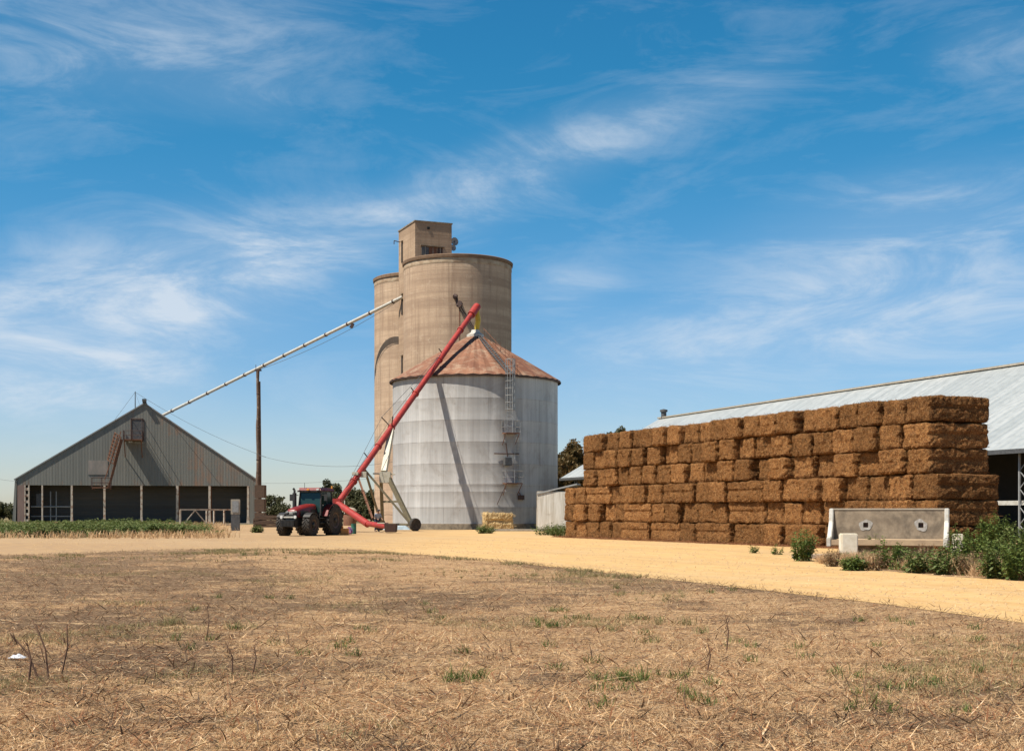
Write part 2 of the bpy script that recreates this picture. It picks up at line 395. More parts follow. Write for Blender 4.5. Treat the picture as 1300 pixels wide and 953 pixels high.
def yard():
    pts=[]
    # field side, uneven
    xs=np.concatenate([np.arange(-60,-25,2.),np.arange(-25,20,.25),[24]])
    for x in xs:
        y=float(edge_y(x)); j=(2.0 if x<-2 else .4)*(mnoise.noise(Vector((x*.55,3.1,0)))+.5*mnoise.noise(Vector((x*2.1,9.,0))))
        pts.append((x,y+j))
    right=[(24,6),(17,20),(13.4,26),tuple(G(1300,738)[:2]),tuple(G(1180,730)[:2]),tuple(G(1045,716)[:2]),(9.9,44.5),(15.5,50.3),(10,63),(5.2,76),(3.2,95),(4.0,108),(-.5,114),(-4,114.6),(-9.5,116),(-12.5,122),(-13,168),(-20,178),(-31,172),(-34,120),tuple(G(285,678)[:2]),tuple(G(200,681)[:2]),tuple(G(100,683)[:2]),(-40,80),(-60,80)]
    for i in range(len(right)-1):
        a=Vector(right[i]); b=Vector(right[i+1]); L=(b-a).length; k=max(1,int(L/.6))
        for q in range(k):
            p=a.lerp(b,q/k); nrm=Vector((-(b-a).y,(b-a).x)).normalized()
            s_=.28 if p.y<60 else 1.2
            if i==0: s_=.1
            p=p+nrm*s_*mnoise.noise(Vector((p.x*.8,p.y*.8,5)))
            pts.append((p.x,p.y))
    pts.append(right[-1])
    n=N('yellow sandy track'); v=n.coord('Object')
    vr=n.mapping(v,(1,1,1),(0,0,0),(0,0,R(66)))
    a=n.noise(n.mapping(vr,(.10,.55,1)),1.0,7,.7,1.2); b=n.noise(v,1.4,7,.7,.2); c_=n.noise(v,14,5,.75); e=n.noise(v,.09,4,.6,.6)
    c=n.mix(n.rng(a,.4,.64),(.67,.435,.19),(.57,.355,.15))
    c=n.mix(n.rng(b,.48,.66,0,.6),c,(.71,.50,.26))
    c=n.mix(n.rng(c_,.5,.75,0,.45),c,(.40,.27,.15))
    rt=n.noise(n.mapping(vr,(.035,1.5,1),(2,0,0)),1.0,4,.6,.25); c=n.mix(n.rng(rt,.52,.64,0,.40),c,(.42,.28,.155))
    rt2=n.noise(n.mapping(vr,(.05,2.6,1),(7,5,0)),1.0,5,.7,.25); c=n.mix(n.rng(rt2,.55,.7,0,.45),c,(.75,.55,.30))
    pb=n.noise(v,34,3,.6); c=n.mix(n.rng(pb,.60,.74,0,.4),c,(.36,.24,.13))
    sx=n.new('ShaderNodeSeparateXYZ'); n.l.new(v,sx.inputs[0])
    lf=n.rng(sx.outputs[0],0,-15,0,.95,True)
    c=n.mix(n.math('MULTIPLY',lf,n.rng(b,.3,.6,.5,1)),c,(.37,.25,.15))
    # ragged trodden margin next to the field, where soil is mixed in
    gm=n.math('MULTIPLY',n.rng(e,.48,.62),.35); c=n.mix(gm,c,(.50,.36,.21))
    m_=n.out(c,.95,0,n.bump(n.math('ADD',b,n.math('MULTIPLY',c_,.35)),.5,.04),.1)
    vs=[(x,y,.006) for x,y in pts]
    o=raw('road',vs,[tuple(range(len(vs)))],m_); tag(o,kind='structure')
yard()

# ------------------------------------------------------------------ scattered blades (numpy)
def blades(name,pts,L,W,tilt,mat,bend=.3,kind=True,lie=0.,z0=None):
    """pts (n,2); one bent blade of two quads per point"""
    n=len(pts); x,y=pts[:,0],pts[:,1]
    z=gh(x,y) if z0 is None else np.full(n,z0)
    z=np.asarray(z)+lie
    az=nr.uniform(0,2*np.pi,n); az2=az+nr.uniform(-1,1,n)*(.9 if bend>.25 else .22)
    L=np.asarray(L)*nr.uniform(.55,1.35,n); tl=np.clip(nr.normal(tilt,.25,n),.0,1.54)
    d=np.stack([np.cos(az)*np.sin(tl),np.sin(az)*np.sin(tl),np.cos(tl)],-1)
    tl2=np.clip(tl+bend,0,1.57); d2=np.stack([np.cos(az2)*np.sin(tl2),np.sin(az2)*np.sin(tl2),np.cos(tl2)],-1)
    wd=nr.uniform(0,2*np.pi,n); w=np.stack([np.cos(wd),np.sin(wd),np.zeros(n)+nr.uniform(-.3,.3,n)],-1)*(np.asarray(W)*nr.uniform(.6,1.4,n))[:,None]
    p0=np.stack([x,y,z],-1); p1=p0+d*(L*.55)[:,None]; p2=p1+d2*(L*.45)[:,None]
    V=np.stack([p0-w,p0+w,p1+w*.8,p1-w*.8,p2+w*.15,p2-w*.15],1).reshape(-1,3)
    b=(np.arange(n)*6)[:,None]
    Fq=np.concatenate([b+np.array([[0,1,2,3]]),b+np.array([[3,2,4,5]])],0)
    o=raw(name,V.tolist(),Fq.tolist(),mat)
    if kind: tag(o,kind='stuff')
    return o
def field_pts(n,ymin=7.6,ymax=50,power=1.0,cl=0,clr=.25,margin=.2,pred=None):
    out=[]; tot=0
    while tot<n:
        m=int(n*1.6)+100
        u=nr.uniform(0,1,m)
        y=1/((1/ymin)*(1-u)+(1/ymax)*u) if power>=1 else ymin*(ymax/ymin)**u
        hw=y*.40+.6; x=nr.uniform(-1,1,m)*hw
        ok=y<edge_y(x)-margin+nr.normal(0,.25,m)
        p=np.stack([x,y],-1)[ok]
        if pred is not None: p=p[pred(p[:,0],p[:,1])]
        out.append(p); tot+=len(p)
    p=np.concatenate(out)[:n]
    if cl:
        p=np.repeat(p,cl,0); r=nr.normal(0,clr,(len(p),2)); p=p+r
    return p
def nz(x,y,s,o=0): 
    return np.array([mnoise.noise(Vector((a*s+o,b*s,o))) for a,b in zip(x,y)])
def sm(x,y): return np.array([soil(a,b) for a,b in zip(x,y)])
def rightish(x,y): return nr.uniform(0,1,len(x))>sm(x,y)*1.1-.1+.15*nz(x,y,.7,1.)
def _old(x,y): return (nz(x,y,.22,3.3)+.035*(x+2)+nr.normal(0,.1,len(x)))>-.08
tag(blades('dry_grass',field_pts(5000,cl=15,clr=.07,power=.5,pred=rightish),.065,.0022,.75,M['drygrass']),'short dry tan grass tufts covering the field','grass')
tag(blades('straw_litter',field_pts(24000,power=.5,pred=lambda x,y:nr.uniform(0,1,len(x))>sm(x,y)*.72),.15,.0036,1.45,M['litter'],.08,lie=.012),'loose dry straw lying all over the field','straw')
tag(blades('rotted_litter',field_pts(21000,power=.5,pred=lambda x,y:nr.uniform(0,1,len(x))<sm(x,y)*.8+.25),.17,.006,1.4,M['darklitter'],.1,lie=.008),'dark rotted stalks trodden into the bare soil','plant litter')
tag(blades('olive_grass',field_pts(1100,cl=18,clr=.09,power=.5,pred=lambda x,y:(nz(x,y,.3,17.)+nr.normal(0,.06,len(x)))>.25),.07,.0025,.5,M['olivegrass']),'patches of short olive grass in the dry field','grass')
def sprigs():
    p=[]
    while len(p)<64:
        px=rng.uniform(180,1290); py=rng.uniform(742,900); g=G(px,py)
        if g.y<edge_y(g.x)-1.2 and mnoise.noise(Vector((g.x*.5,g.y*.3,12)))>-.1-.0003*(px-600): p.append((g.x,g.y))
    return np.repeat(np.array(p),34,0)+nr.normal(0,.055,(64*34,2))
tag(blades('green_sprigs',sprigs(),.10,.0035,.45,M['weed'],.5),'small green sprigs scattered thinly through the dry field','grass')
# grass belt along the far edge of the field
def belt(n):
    x=nr.uniform(-18,3,n); y=edge_y(x)-np.abs(nr.normal(0,4.2,n))-.1; k=nz(x,y,.4,4.)>.13
    return np.stack([x,y],-1)[k]
tag(blades('field_margin_grass',np.repeat(belt(4200),14,0)+nr.normal(0,.11,(1,2)),.10,.004,.6,M['olivegrass']),'olive and tan grass along the field edge beside the track','grass')
# sparse litter on the margin of the sand
def rpts(n):
    p=[]
    while len(p)<n:
        y=math.exp(rng.uniform(math.log(19),math.log(75))); x=rng.uniform(-.36*y,.42*y)
        if y>float(edge_y(x))+.3 and x<13.0-(y-26)*.13 and x<9.5-(y-45)*.18+2: p.append((x,y))
    return np.array(p)
tag(blades('spilled_straw',rpts(3600),.16,.005,1.5,M['litter'],.05,lie=.012,z0=.01),'spilled straw bits scattered over the sandy track','straw')
def stones():
    vs=[];fs=[]
    for x,y in rpts(2200):
        r=rng.uniform(.008,.026)*(1+y/60); o=len(vs); a=rng.uniform(0,6.28)
        for k in range(5): vs.append((x+r*math.cos(a+k*1.2566)*rng.uniform(.7,1.2),y+r*math.sin(a+k*1.2566)*rng.uniform(.7,1.2),.007))
        vs.append((x,y,.007+r*.8)); fs+=[(o+k,o+(k+1)%5,o+5) for k in range(5)]
    o=raw('loose_stones',vs,fs,M['stone']); tag(o,'small loose stones and clods scattered over the sandy track','stones',kind='stuff')
stones()
def mpts(n):
    x=nr.uniform(-20,9,n); y=edge_y(x)+nr.normal(0,.5,n); return np.stack([x,y],-1)
tag(blades('margin_litter',mpts(5000),.14,.005,1.35,M['darklitter'],.1,lie=.012,z0=.01),'brown litter strewn where field meets sandy track','plant litter')
# long conspicuous straws and stalks
tag(blades('brown_litter',field_pts(15000,power=.6),.16,.0055,1.42,M['redlitter'],.15,lie=.012),'red brown broken stalks scattered over the field','plant litter')
p=field_pts(420,power=.7); tag(blades('long_stalks',p,.36,.0055,1.5,M['litter'],.05,lie=.03),'longer pale stalks lying across the near field','straw')

# ------------------------------------------------------------------ weeds
def leafy(mbv,mbf,cx,cy,h,w,nst,nl,ls,z0=0.,drop=.6):
    """stems with leaves; vertices are appended"""
    for s_ in range(nst):
        a=rng.uniform(0,6.28); rr=w*.5*math.sqrt(rng.random()); hh=h*rng.uniform(.55,1.0)*(1-.35*(rr/(w*.5+1e-6))**2)
        bx,by=cx+rr*.55*math.cos(a),cy+rr*.55*math.sin(a); tx,ty=cx+rr*math.cos(a),cy+rr*math.sin(a)
        sw=.006+.004*h
        o=len(mbv); mbv+= [(bx-sw,by,z0),(bx+sw,by,z0),(tx+sw*.4,ty,z0+hh),(tx-sw*.4,ty,z0+hh)]; mbf.append((o,o+1,o+2,o+3))
        for k in range(nl):
            t=rng.uniform(.12,1.02); px=bx+(tx-bx)*t; py=by+(ty-by)*t; pz=z0+hh*t
            a2=rng.uniform(0,6.28); el=rng.uniform(-.5,.8); L=ls*rng.uniform(.6,1.3)*(1.15-.4*t); W=L*.3
            d=Vector((math.cos(a2)*math.cos(el),math.sin(a2)*math.cos(el),math.sin(el)))
            sd=d.cross(Vector((rng.uniform(-.4,.4),rng.uniform(-.4,.4),1))).normalized()*W
            b=Vector((px,py,pz))+d*L*.25; o=len(mbv)
            mid=b+d*L*.5; tip=b+d*L+Vector((0,0,-L*.25))
            mbv+= [tuple(b),tuple(mid+sd),tuple(tip),tuple(mid-sd)]; mbf.append((o,o+1,o+2,o+3))
def weed_thing(name,x,y,h,w,label,mat,nst=26,nl=26,ls=.12,cat='weed',group=None):
    vs=[];fs=[]; leafy(vs,fs,0,0,h,w,nst,nl,ls)
    o=raw(name,vs,fs,mat,loc=(x,y,0)); return tag(o,label,cat,group)
# big weeds at the right edge and by the concrete trough
WG='green weeds along the sandy track on the right'
def ws(px,py,h,w,label,mat='weed',nst=30,nl=28,ls=.12):
    g=G(px,py); weed_thing('weed_bush',g.x,g.y,h,w,label,M[mat],nst,nl,ls,'weed bush',WG)
ws(1020,712,1.15,.9,'green weed bush growing alone against the bales left of the concrete trough',nst=36)
ws(1084,724,.45,.8,'low green weed bush below the left end of the concrete trough',nst=26)
ws(1108,708,.95,.6,'upright green weed bush in front of the left white block','weed',26)
ws(1130,722,.85,1.0,'rounded green weed bush before the middle of the concrete trough',nst=30)
ws(1160,727,.7,.9,'low spreading weed bush right of middle of the concrete trough','weeddark',26)
ws(1200,729,.8,1.0,'dark green weed bush below the right end of the trough','weeddark',30)
ws(1218,716,1.25,.9,'tall weed bush hiding the right white block','weed',30)
ws(1247,722,1.15,1.0,'tall green weed bush second from the right frame edge cluster','weed',40)
ws(1262,702,1.7,1.4,'tallest weed bush, rising in front of the dark shed','weed',60,30,.16)
ws(1270,734,.95,1.2,'lush low weed bush right at the edge of sandy track','weeddark',40)
ws(1298,736,1.15,1.2,'lush weed bush nearest the camera at the right frame edge','weed',44)
ws(1293,714,1.4,1.3,'broad tall weed bush below the steel shed posts','weeddark',46,30,.14)
ws(1340,728,1.5,1.6,'broad weed bush just beyond the right frame edge','weed',46)
for px,py,h,w,lab in ((1058,719,.55,.7,'dry pinkish weed clump beside the track below the trough left end'),(1108,724,.6,.9,'dry tan weed clump under the concrete trough'),
                      (1178,718,.75,1.0,'dry seeding weed clump in front of the trough right half'),(1236,730,.7,.8,'dry reddish weed clump among the green bushes on the right')):
    g=G(px,py); weed_thing('dry_weed_clump',g.x,g.y,h,w,lab,M['weeddry'],34,18,.07,'weed clump',WG)
for px,py,h,w,lab in ((955,702,.35,.5,'small green sprig at the foot of the bales, left of two'),(985,704,.42,.55,'small green sprig at the foot of the bales, right of two')):
    g=G(px,py); weed_thing('weed_sprig',g.x,g.y,h,w,lab,M['weed'],12,14,.09,'weed','sprigs at the foot of the bales')
# rough weedy verge on the right (uncountable)
def verge():
    vs=[];fs=[]
    for i in range(230):
        t=rng.random(); a=G(1045,716); b=G(1300,738); c=G(1500,752)
        p=a.lerp(b,t*2) if t<.5 else b.lerp(c,(t-.5)*2)
        k=abs(rng.gauss(0,1.6)); x=p.x+.55*k+rng.uniform(0,1.5)*(.3+t); y=p.y+.85*k+.25
        leafy(vs,fs,x,y,rng.uniform(.12,.45),rng.uniform(.25,.6),6,9,.08)
    o=raw('verge_weeds',vs,fs,M['weeddark']); tag(o,'low mixed weeds covering the verge right of the track','weeds',kind='stuff')
    n_=2600; t=nr.uniform(0,1,n_); k=np.abs(nr.normal(0,1.8,n_))
    a=G(1035,715); c=G(1400,745)
    x=a.x+(c.x-a.x)*t+.55*k; y=a.y+(c.y-a.y)*t+.85*k+.1
    pts=np.repeat(np.stack([x,y],-1),9,0)+nr.normal(0,.06,(n_*9,2))
    tag(blades('verge_grass',pts,.32,.005,.5,M['drygrass'],z0=0.),'dry grass between the weeds on the right verge','grass')
verge()
# strip of weeds in front of the gable shed
def leftstrip():
    vs=[];fs=[]
    for i in range(950):
        px=rng.uniform(-90,252)+rng.gauss(0,12); py=664+17.5*rng.random()**.9+1.3*mnoise.noise(Vector((px*.05,0,7)))
        if px>215 and py<670 and rng.random()<.6: continue
        if px>150: py=min(py,680)
        g=G(px,py)
        h=rng.uniform(.25,.85)*(1.25 if mnoise.noise(Vector((g.x*.15,g.y*.05,0)))>0 else .8)
        leafy(vs,fs,g.x,g.y,h,rng.uniform(.9,2.0),11,12,.26)
    o=raw('weed_strip',vs,fs,M['weeddark']); tag(o,'dense band of lush green weeds before the gable shed','weeds',kind='stuff')
    pts=[]
    for i in range(16000):
        px=rng.uniform(-90,275)+abs(rng.gauss(0,14)); py=664+19.5*rng.random()**1.3+1.5*mnoise.noise(Vector((px*.06,0,2))); g=G(px,py); pts.append((g.x,g.y))
    tag(blades('strip_grass',np.array(pts),.42,.02,.4,M['drygrass'],z0=0.),'tall seeding grass among the weeds before the gable shed','grass')
leftstrip()
# low weeds at silo foot
for px,py,h,w,lab in ((617,677,.75,1.5,'small green weed clump left of the yellow straw bale'),(697,679,.85,2.6,'green weed clump in front of the white tank wall'),
                      (712,681,1.05,1.6,'green weed clump at the left foot of the brown bale stack'),(327,676,.6,1.0,'small weed clump near the foot of the timber pole')):
    g=G(px,py); weed_thing('weed_clump',g.x,g.y,h,w,lab,M['weeddark'],40,20,.16,'weed clump')
# foreground individual plants
def tuft(px,py,h,w,label,mat='olivegrass',nb=160,name='grass_tuft'):
    g=G(px,py); cc=nr.normal(0,w*.28,(7,2)); ii=nr.integers(0,7,nb); x=cc[ii,0]*1.3+nr.normal(0,w*.09,nb); y=cc[ii,1]+nr.normal(0,w*.09,nb)
    z=float(gh(g.x,g.y))
    o=blades(name,np.stack([x,y],-1),h*nr.uniform(.35,1.15,nb),.0035,.5,M[mat],.55,kind=False,z0=0.); o.location=(g.x,g.y,z); tag(o,label,'grass tuft','green tufts in the near field')
tuft(585,860,.17,.35,'green grass tuft at the bottom edge of the field, left of middle','weed',220)
tuft(798,862,.15,.42,'wide green grass tuft at the bottom of the field, right of middle','weed',220)
tuft(862,858,.11,.3,'small grass tuft right of the wide bottom tuft','weed',120)
tuft(210,796,.16,.35,'grass tuft near the tall single stalk on the left','olivegrass')
tuft(313,798,.15,.4,'pale olive tuft right of the tall single stalk','olivegrass')
tuft(708,773,.11,.3,'small dark green tuft near the track, nearest of the middle pair','weed',120)
tuft(732,781,.12,.28,'small bright green tuft in the middle of the field','weed',120)
tuft(806,782,.12,.3,'dark green tuft in mid field below the bale stack','weed',120)
tuft(851,790,.18,.3,'upright green tuft in mid field, beside the dark green one','olivegrass',120)
tuft(708,796,.14,.28,'green tuft with upright blades, left of mid field','weed',120)
tuft(948,815,.1,.25,'small tuft beside the thin stalk on the right','weed',90)
tuft(320,705,.3,.8,'dark green tuft at the far edge of the field','weeddark',130)
def stalk(px,py,h,label,lean=0,br=4,r=.0085):
    g=G(px,py); z=float(gh(g.x,g.y)); m=MB()
    top=Vector((lean*h,.05*h,h*math.sqrt(max(.1,1-lean*lean)))); mid=top*.5+Vector((.03,0,.02))
    m.poly([(0,0,-.02),mid,top],r,5,[r,r*.8,r*.35])
    for k in range(br):
        t=rng.uniform(.3,.95); b=top*t; a=rng.uniform(0,6.28); L=h*rng.uniform(.12,.3)
        m.tube(b,b+Vector((math.cos(a)*L*.6,math.sin(a)*L*.6,L)),r*.5,r*.2,4)
    o=m.build('dry_stalk',M['twig']); o.location=(g.x,g.y,z); tag(o,label,'stalk','bare dry stalks in the near field')
stalk(262,812,.42,'thin upright brown stalk standing alone in left field',0,5)
stalk(50,862,.5,'leaning dark stalk at bottom left, longest of the twig cluster',-.55,5,.011)
stalk(62,862,.52,'dark stalk at bottom left leaning less than its neighbours',-.25,4,.010)
stalk(78,856,.46,'upright reddish stalk at bottom left right of the leaning ones',.1,5,.009)
stalk(36,868,.36,'short thick dark stalk nearest the white plastic scrap',-.05,2,.012)
stalk(295,862,.3,'thin curved stalk at the bottom edge in left half',-.2,4)
stalk(320,858,.27,'short stalk at the bottom edge right of the curved one',.05,5)
stalk(897,852,.28,'short pale stalk near the bottom right of the field',.05,5)
stalk(922,826,.4,'thin upright stalk standing in the right of the field',-.02,5)
# white scrap
g=G(22,838); m=MB(); vs=[]
for j in range(7):
    for i in range(9):
        vs.append((-.085+i*.021+rng.uniform(-.006,.006),-.05+j*.017,.015+.05*rng.random()*math.sin(math.pi*j/6)*math.sin(math.pi*i/8)))
fs=[(j*9+i,j*9+i+1,(j+1)*9+i+1,(j+1)*9+i) for j in range(6) for i in range(8)]
o=raw('plastic_scrap',vs,fs,M['plastic'],loc=(g.x,g.y,float(gh(g.x,g.y))+.01)); tag(o,'crumpled white plastic scrap lying in the straw at lower left','litter')

# ------------------------------------------------------------------ trees
def tree(x,y,h,w,label,mat,trunk_h=.3,nclump=26,nleaf=110,ls=.35,flat=.75,name='eucalyptus_tree',group=None):
    t=thing(name,label,'tree',(x,y,0),0,group)
    m=MB(); m.tube((0,0,-.1),(0.05*w,0,h*trunk_h),.035*h,.024*h,8)
    cl=[]
    for k in range(nclump):
        a=rng.uniform(0,6.28); rr=math.sqrt(rng.random())*w*.42; zz=h*(trunk_h+.12)+ (h*(1-trunk_h-.12))*(rng.random()**.8)*(1-.55*(rr/(w*.42))**2)
        cl.append(Vector((rr*math.cos(a),rr*math.sin(a),zz)))
    for c in cl[::3]:
        m.tube((0.05*w,0,h*trunk_h*.95),c,.014*h,.004*h,5)
    m.build('trunk',M['bark'],t)
    V=[];Fc=[]
    for c in cl:
        r=w*rng.uniform(.12,.22)
        nl=int(nleaf*rng.uniform(1.0,1.9))
        for q in range(nl):
            d=Vector((rng.gauss(0,1),rng.gauss(0,1),rng.gauss(0,1)*flat)).normalized()*r*rng.random()**.4
            p_=c+d; n1=Vector((rng.gauss(0,1),rng.gauss(0,1),rng.gauss(0,1)+.5)).normalized(); u=n1.orthogonal().normalized(); v_=n1.cross(u)
            s_=ls*rng.uniform(.5,1.2); o=len(V)
            V+= [tuple(p_+u*s_*.5),tuple(p_+v_*s_*.3),tuple(p_-u*s_*.5),tuple(p_-v_*s_*.3)]; Fc.append((o,o+1,o+2,o+3))
    raw('crown',V,Fc,mat,t)
    return t
TG='trees beyond the yard'
def trp(px0,px1,ytop,d,label,mat='leafdark',**k):
    x=((px0+px1)/2-650)/F*d; w=(px1-px0)/F*d; h=CAMH+(HZ-ytop)/F*d
    tree(x,d,h,w*1.1,label,M[mat],group=TG,**k)
trp(410,432,608,235,'small rounded tree showing just above the tractor cab',trunk_h=.5,nclump=14,ls=.4)
trp(412,448,618,215,'bushy dark tree behind the rear of the tractor',trunk_h=.12,nclump=34,ls=.45)
trp(432,470,621,205,'wide dark tree seen between the red auger tubes',trunk_h=.1,nclump=36,ls=.45)
trp(456,484,626,200,'dark tree beside the foot of the concrete silo',trunk_h=.08,nclump=32,ls=.45)
trp(468,500,630,210,'dark tree mostly hidden behind the concrete silo',trunk_h=.08,nclump=28,ls=.45)
trp(330,357,626,240,'open gum tree right of the timber pole',trunk_h=.35,nclump=16,nleaf=70,ls=.4)
trp(352,362,628,250,'small sparse tree left of the tractor exhaust',trunk_h=.6,nclump=6,nleaf=50,ls=.35)
trp(338,372,641,230,'low bushy tree just left of the tractor',trunk_h=.05,nclump=18,ls=.4)
trp(372,416,642,236,'low bushy tree behind the tractor bonnet',trunk_h=.05,nclump=18,ls=.4)
trp(-14,20,636,250,'dark bushy tree at the left frame edge beside the gable shed',trunk_h=.1,nclump=28,ls=.5)
trp(-50,-8,640,240,'dark tree just beyond the left frame edge',trunk_h=.1,nclump=28,ls=.5)
trp(706,752,562,205,'large brown green tree between steel silo and bale stack','leafbrown',trunk_h=.08,nclump=110,nleaf=190,ls=.5)
trp(690,722,583,200,'brown green tree just right of the steel silo','leafbrown',trunk_h=.05,nclump=70,nleaf=170,ls=.5)
trp(738,780,560,215,'brown tree hidden behind the left end of the bale stack','leafbrown',trunk_h=.1,nclump=40,nleaf=140,ls=.5)
trp(768,796,537,190,'dark tree top peeping over the bale stack',trunk_h=.6,nclump=14,nleaf=120,ls=.4)
trp(795,812,541,192,'smaller dark tree top right of the first over the bales',trunk_h=.7,nclump=8,nleaf=110,ls=.35)

# ------------------------------------------------------------------ steel silo
SC=Vector((P(603.5,650,123.6).x,123.6,0)); SR=7.6; SH=13.56
def cyl_uv(o,r):
    me=o.data; uvl=me.uv_layers.new(name='UVMap')
    for poly in me.polygons:
        c=poly.center; a0=math.atan2(c.y,c.x)
        for li in poly.loop_indices:
            co=me.vertices[me.loops[li].vertex_index].co
            a=math.atan2(co.y,co.x) if (abs(co.x)+abs(co.y))>1e-3 else a0
            if a-a0>math.pi: a-=2*math.pi
            if a-a0<-math.pi: a+=2*math.pi
            uvl.data[li].uv=(a*r,co.z)
silo=thing('steel_silo','round galvanised steel grain silo with rusty cone roof beside the red auger','silo',SC)
SEAM=[13.2,11.45,9.55,7.65,5.75,3.95,3.3,1.95]
prof=[(SR,.5)]
for z in sorted(SEAM): prof+=[(SR,z-.06),(SR+.006,z-.03),(SR+.006,z+.03),(SR,z+.06)]
prof+=[(SR,SH)]
w=MB().lathe(prof,n=96,cap=False).build('wall',M['silosteel'],silo,smooth=25); cyl_uv(w,SR)
MB().lathe([(SR+.12,-.05),(SR+.12,.5),(SR-.3,.52)],n=96,cap=False).build('plinth',M['concgrey'],silo,smooth=30)
AZ=18.15
seg=40; vs=[];fs=[]
for i in range(seg*2):
    t=2*math.pi*i/(seg*2); up=.07 if i%2==0 else 0
    ca,sa=math.cos(t),math.sin(t)
    vs+= [((SR+.28)*ca,(SR+.28)*sa,SH-.12+up),((SR*.55)*ca,SR*.55*sa,SH+.03+(AZ-SH)*.45+up),(.75*ca,.75*sa,AZ-.5+up*.4)]
for i in range(seg*2):
    j=(i+1)%(seg*2); fs+=[(i*3,j*3,j*3+1,i*3+1),(i*3+1,j*3+1,j*3+2,i*3+2)]
rf=raw('roof',vs,fs,M['rustroof'],silo); cyl_uv(rf,SR)
MB().lathe([(SR+.3,SH-.24),(SR+.32,SH-.14),(SR+.02,SH-.05),(SR+.02,SH-.24)],n=96,cap=False).build('eave_ring',M['rustdark'],silo,smooth=30)
MB().lathe([(.8,AZ-.62),(.8,AZ-.3),(.45,AZ-.1),(.35,AZ+.15),(.0,AZ+.2)],n=24).build('roof_cap',M['white'],silo,smooth=30)
phi=R(-90+24)
def cyl(a,z,off=0): return Vector(((SR+off)*math.cos(a),(SR+off)*math.sin(a),z))
def roofp(a,f,off=.12): # f 0 eave ..1 cap
    r=(SR+.28)*(1-f)+.75*f; return Vector((r*math.cos(a),r*math.sin(a),SH-.12+(AZ-.5-SH+.12)*f+off))
m=MB()
for k in (-1,1): m.beam(roofp(phi+k*.028,0.0),roofp(phi+k*.16,.97),.09,.09)
for i in range(22):
    f=.03+i/22*.92; m.tube(roofp(phi-.028-.132*f,f),roofp(phi+.028+.132*f,f),.035,n=5)
m.build('roof_ladder',M['greydark'],silo)
m=MB()
for k in (-1,1):
    a0=roofp(phi+.11+k*.02,0,.1); b0=roofp(phi+.5+k*.1,.96,.1)
    m.beam(a0,b0,.05,.05); m.beam(a0+Vector((0,0,.8)),b0+Vector((0,0,.8)),.04,.04) if k<0 else None
for i in range(9):
    q=roofp(phi+.09+.3*i/8,i/8.5,.1); m.tube(q,q+Vector((0,0,.8)),.02,n=5)
m.build('roof_rail',M['rust'],silo)
def wall_ladder(name,a,z0,z1,cage=True):
    m=MB(); da=.24/SR
    for k in (-1,1): m.beam(cyl(a+k*da,z0,.22),cyl(a+k*da,z1,.22),.05,.05)
    z=z0+.2
    while z<z1: m.tube(cyl(a-da,z,.22),cyl(a+da,z,.22),.018,n=5); z+=.3
    for zz in (z0+.3,(z0+z1)/2,z1-.3):
        for k in (-1,1): m.tube(cyl(a+k*da,zz,0),cyl(a+k*da,zz,.22),.02,n=5)
    lad=m.build(name,M['galv'],silo)
    if cage:
        m=MB(); z=z0+2.0
        while z<=z1+.9:
            pts=[cyl(a+math.cos(t)*.38/SR,z,.22+.68*math.sin(t)) for t in [i*math.pi/8 for i in range(9)]]
            m.poly(pts,.035,5); z+=.62
        for t in [i*math.pi/6 for i in range(7)]:
            m.tube(cyl(a+math.cos(t)*.38/SR,z0+2.0,.22+.68*math.sin(t)),cyl(a+math.cos(t)*.38/SR,z1+.9,.22+.68*math.sin(t)),.028,n=5)
        m.build('ladder_cage',M['galv'],lad)
def landing(a,z,wid=1.3,dep=.9,mat='rust'):
    m=MB(); da=wid/2/SR
    c=cyl(a,z,dep/2+.02); rot=Matrix.Rotation(a+math.pi/2,3,'Z')
    m.box(c,(wid,dep,.08),rot)
    for k in (-1,1):
        m.tube(cyl(a+k*da*.9,z-1.0,.02),cyl(a+k*da*.9,z,dep),.03,n=5)
    lp=m.build('platform',M[mat],silo)
    m=MB()
    for hh in (.55,1.1):
        m.tube(cyl(a-da,z+hh,.05),cyl(a-da,z+hh,dep),.022,n=5); m.tube(cyl(a-da,z+hh,dep),cyl(a+da,z+hh,dep),.022,n=5); m.tube(cyl(a+da,z+hh,.05),cyl(a+da,z+hh,dep),.022,n=5)
    for k in (-1,0,1): m.tube(cyl(a+k*da,z,dep),cyl(a+k*da,z+1.1,dep),.022,n=5)
    for k in (-1,1): m.tube(cyl(a+k*da,z,.06),cyl(a+k*da,z+1.1,.06),.022,n=5)
    m.build('handrail',M['galv'],lp)
wall_ladder('upper_ladder',phi,8.4,13.9)
landing(phi,8.35)
wall_ladder('middle_ladder',phi+.095,4.3,9.0,False)
landing(phi+.02,4.0,1.5)
m=MB(); m.box(cyl(phi-.03,5.9,.3),(.65,.45,.7),Matrix.Rotation(phi+math.pi/2,3,'Z')); m.build('motor_box',M['greydark'],silo,bevel=.03)
m=MB(); m.tube(cyl(phi-.18,6.6,.15),cyl(phi+.11,6.6,.25),.05,n=6); m.tube(cyl(phi-.03,6.3,.3),cyl(phi-.05,7.5,.3),.06,n=6); m.tube(cyl(phi-.14,2.2,.02),cyl(phi-.06,4.0,.7),.03,n=5)
m.tube(cyl(phi+.18,2.6,.02),cyl(phi+.1,3.2,.5),.05,n=6); m.box(cyl(phi+.15,2.8,.15),(.5,.3,.4),Matrix.Rotation(phi+.15+math.pi/2,3,'Z'))
m.build('pipework',M['rustdark'],silo)

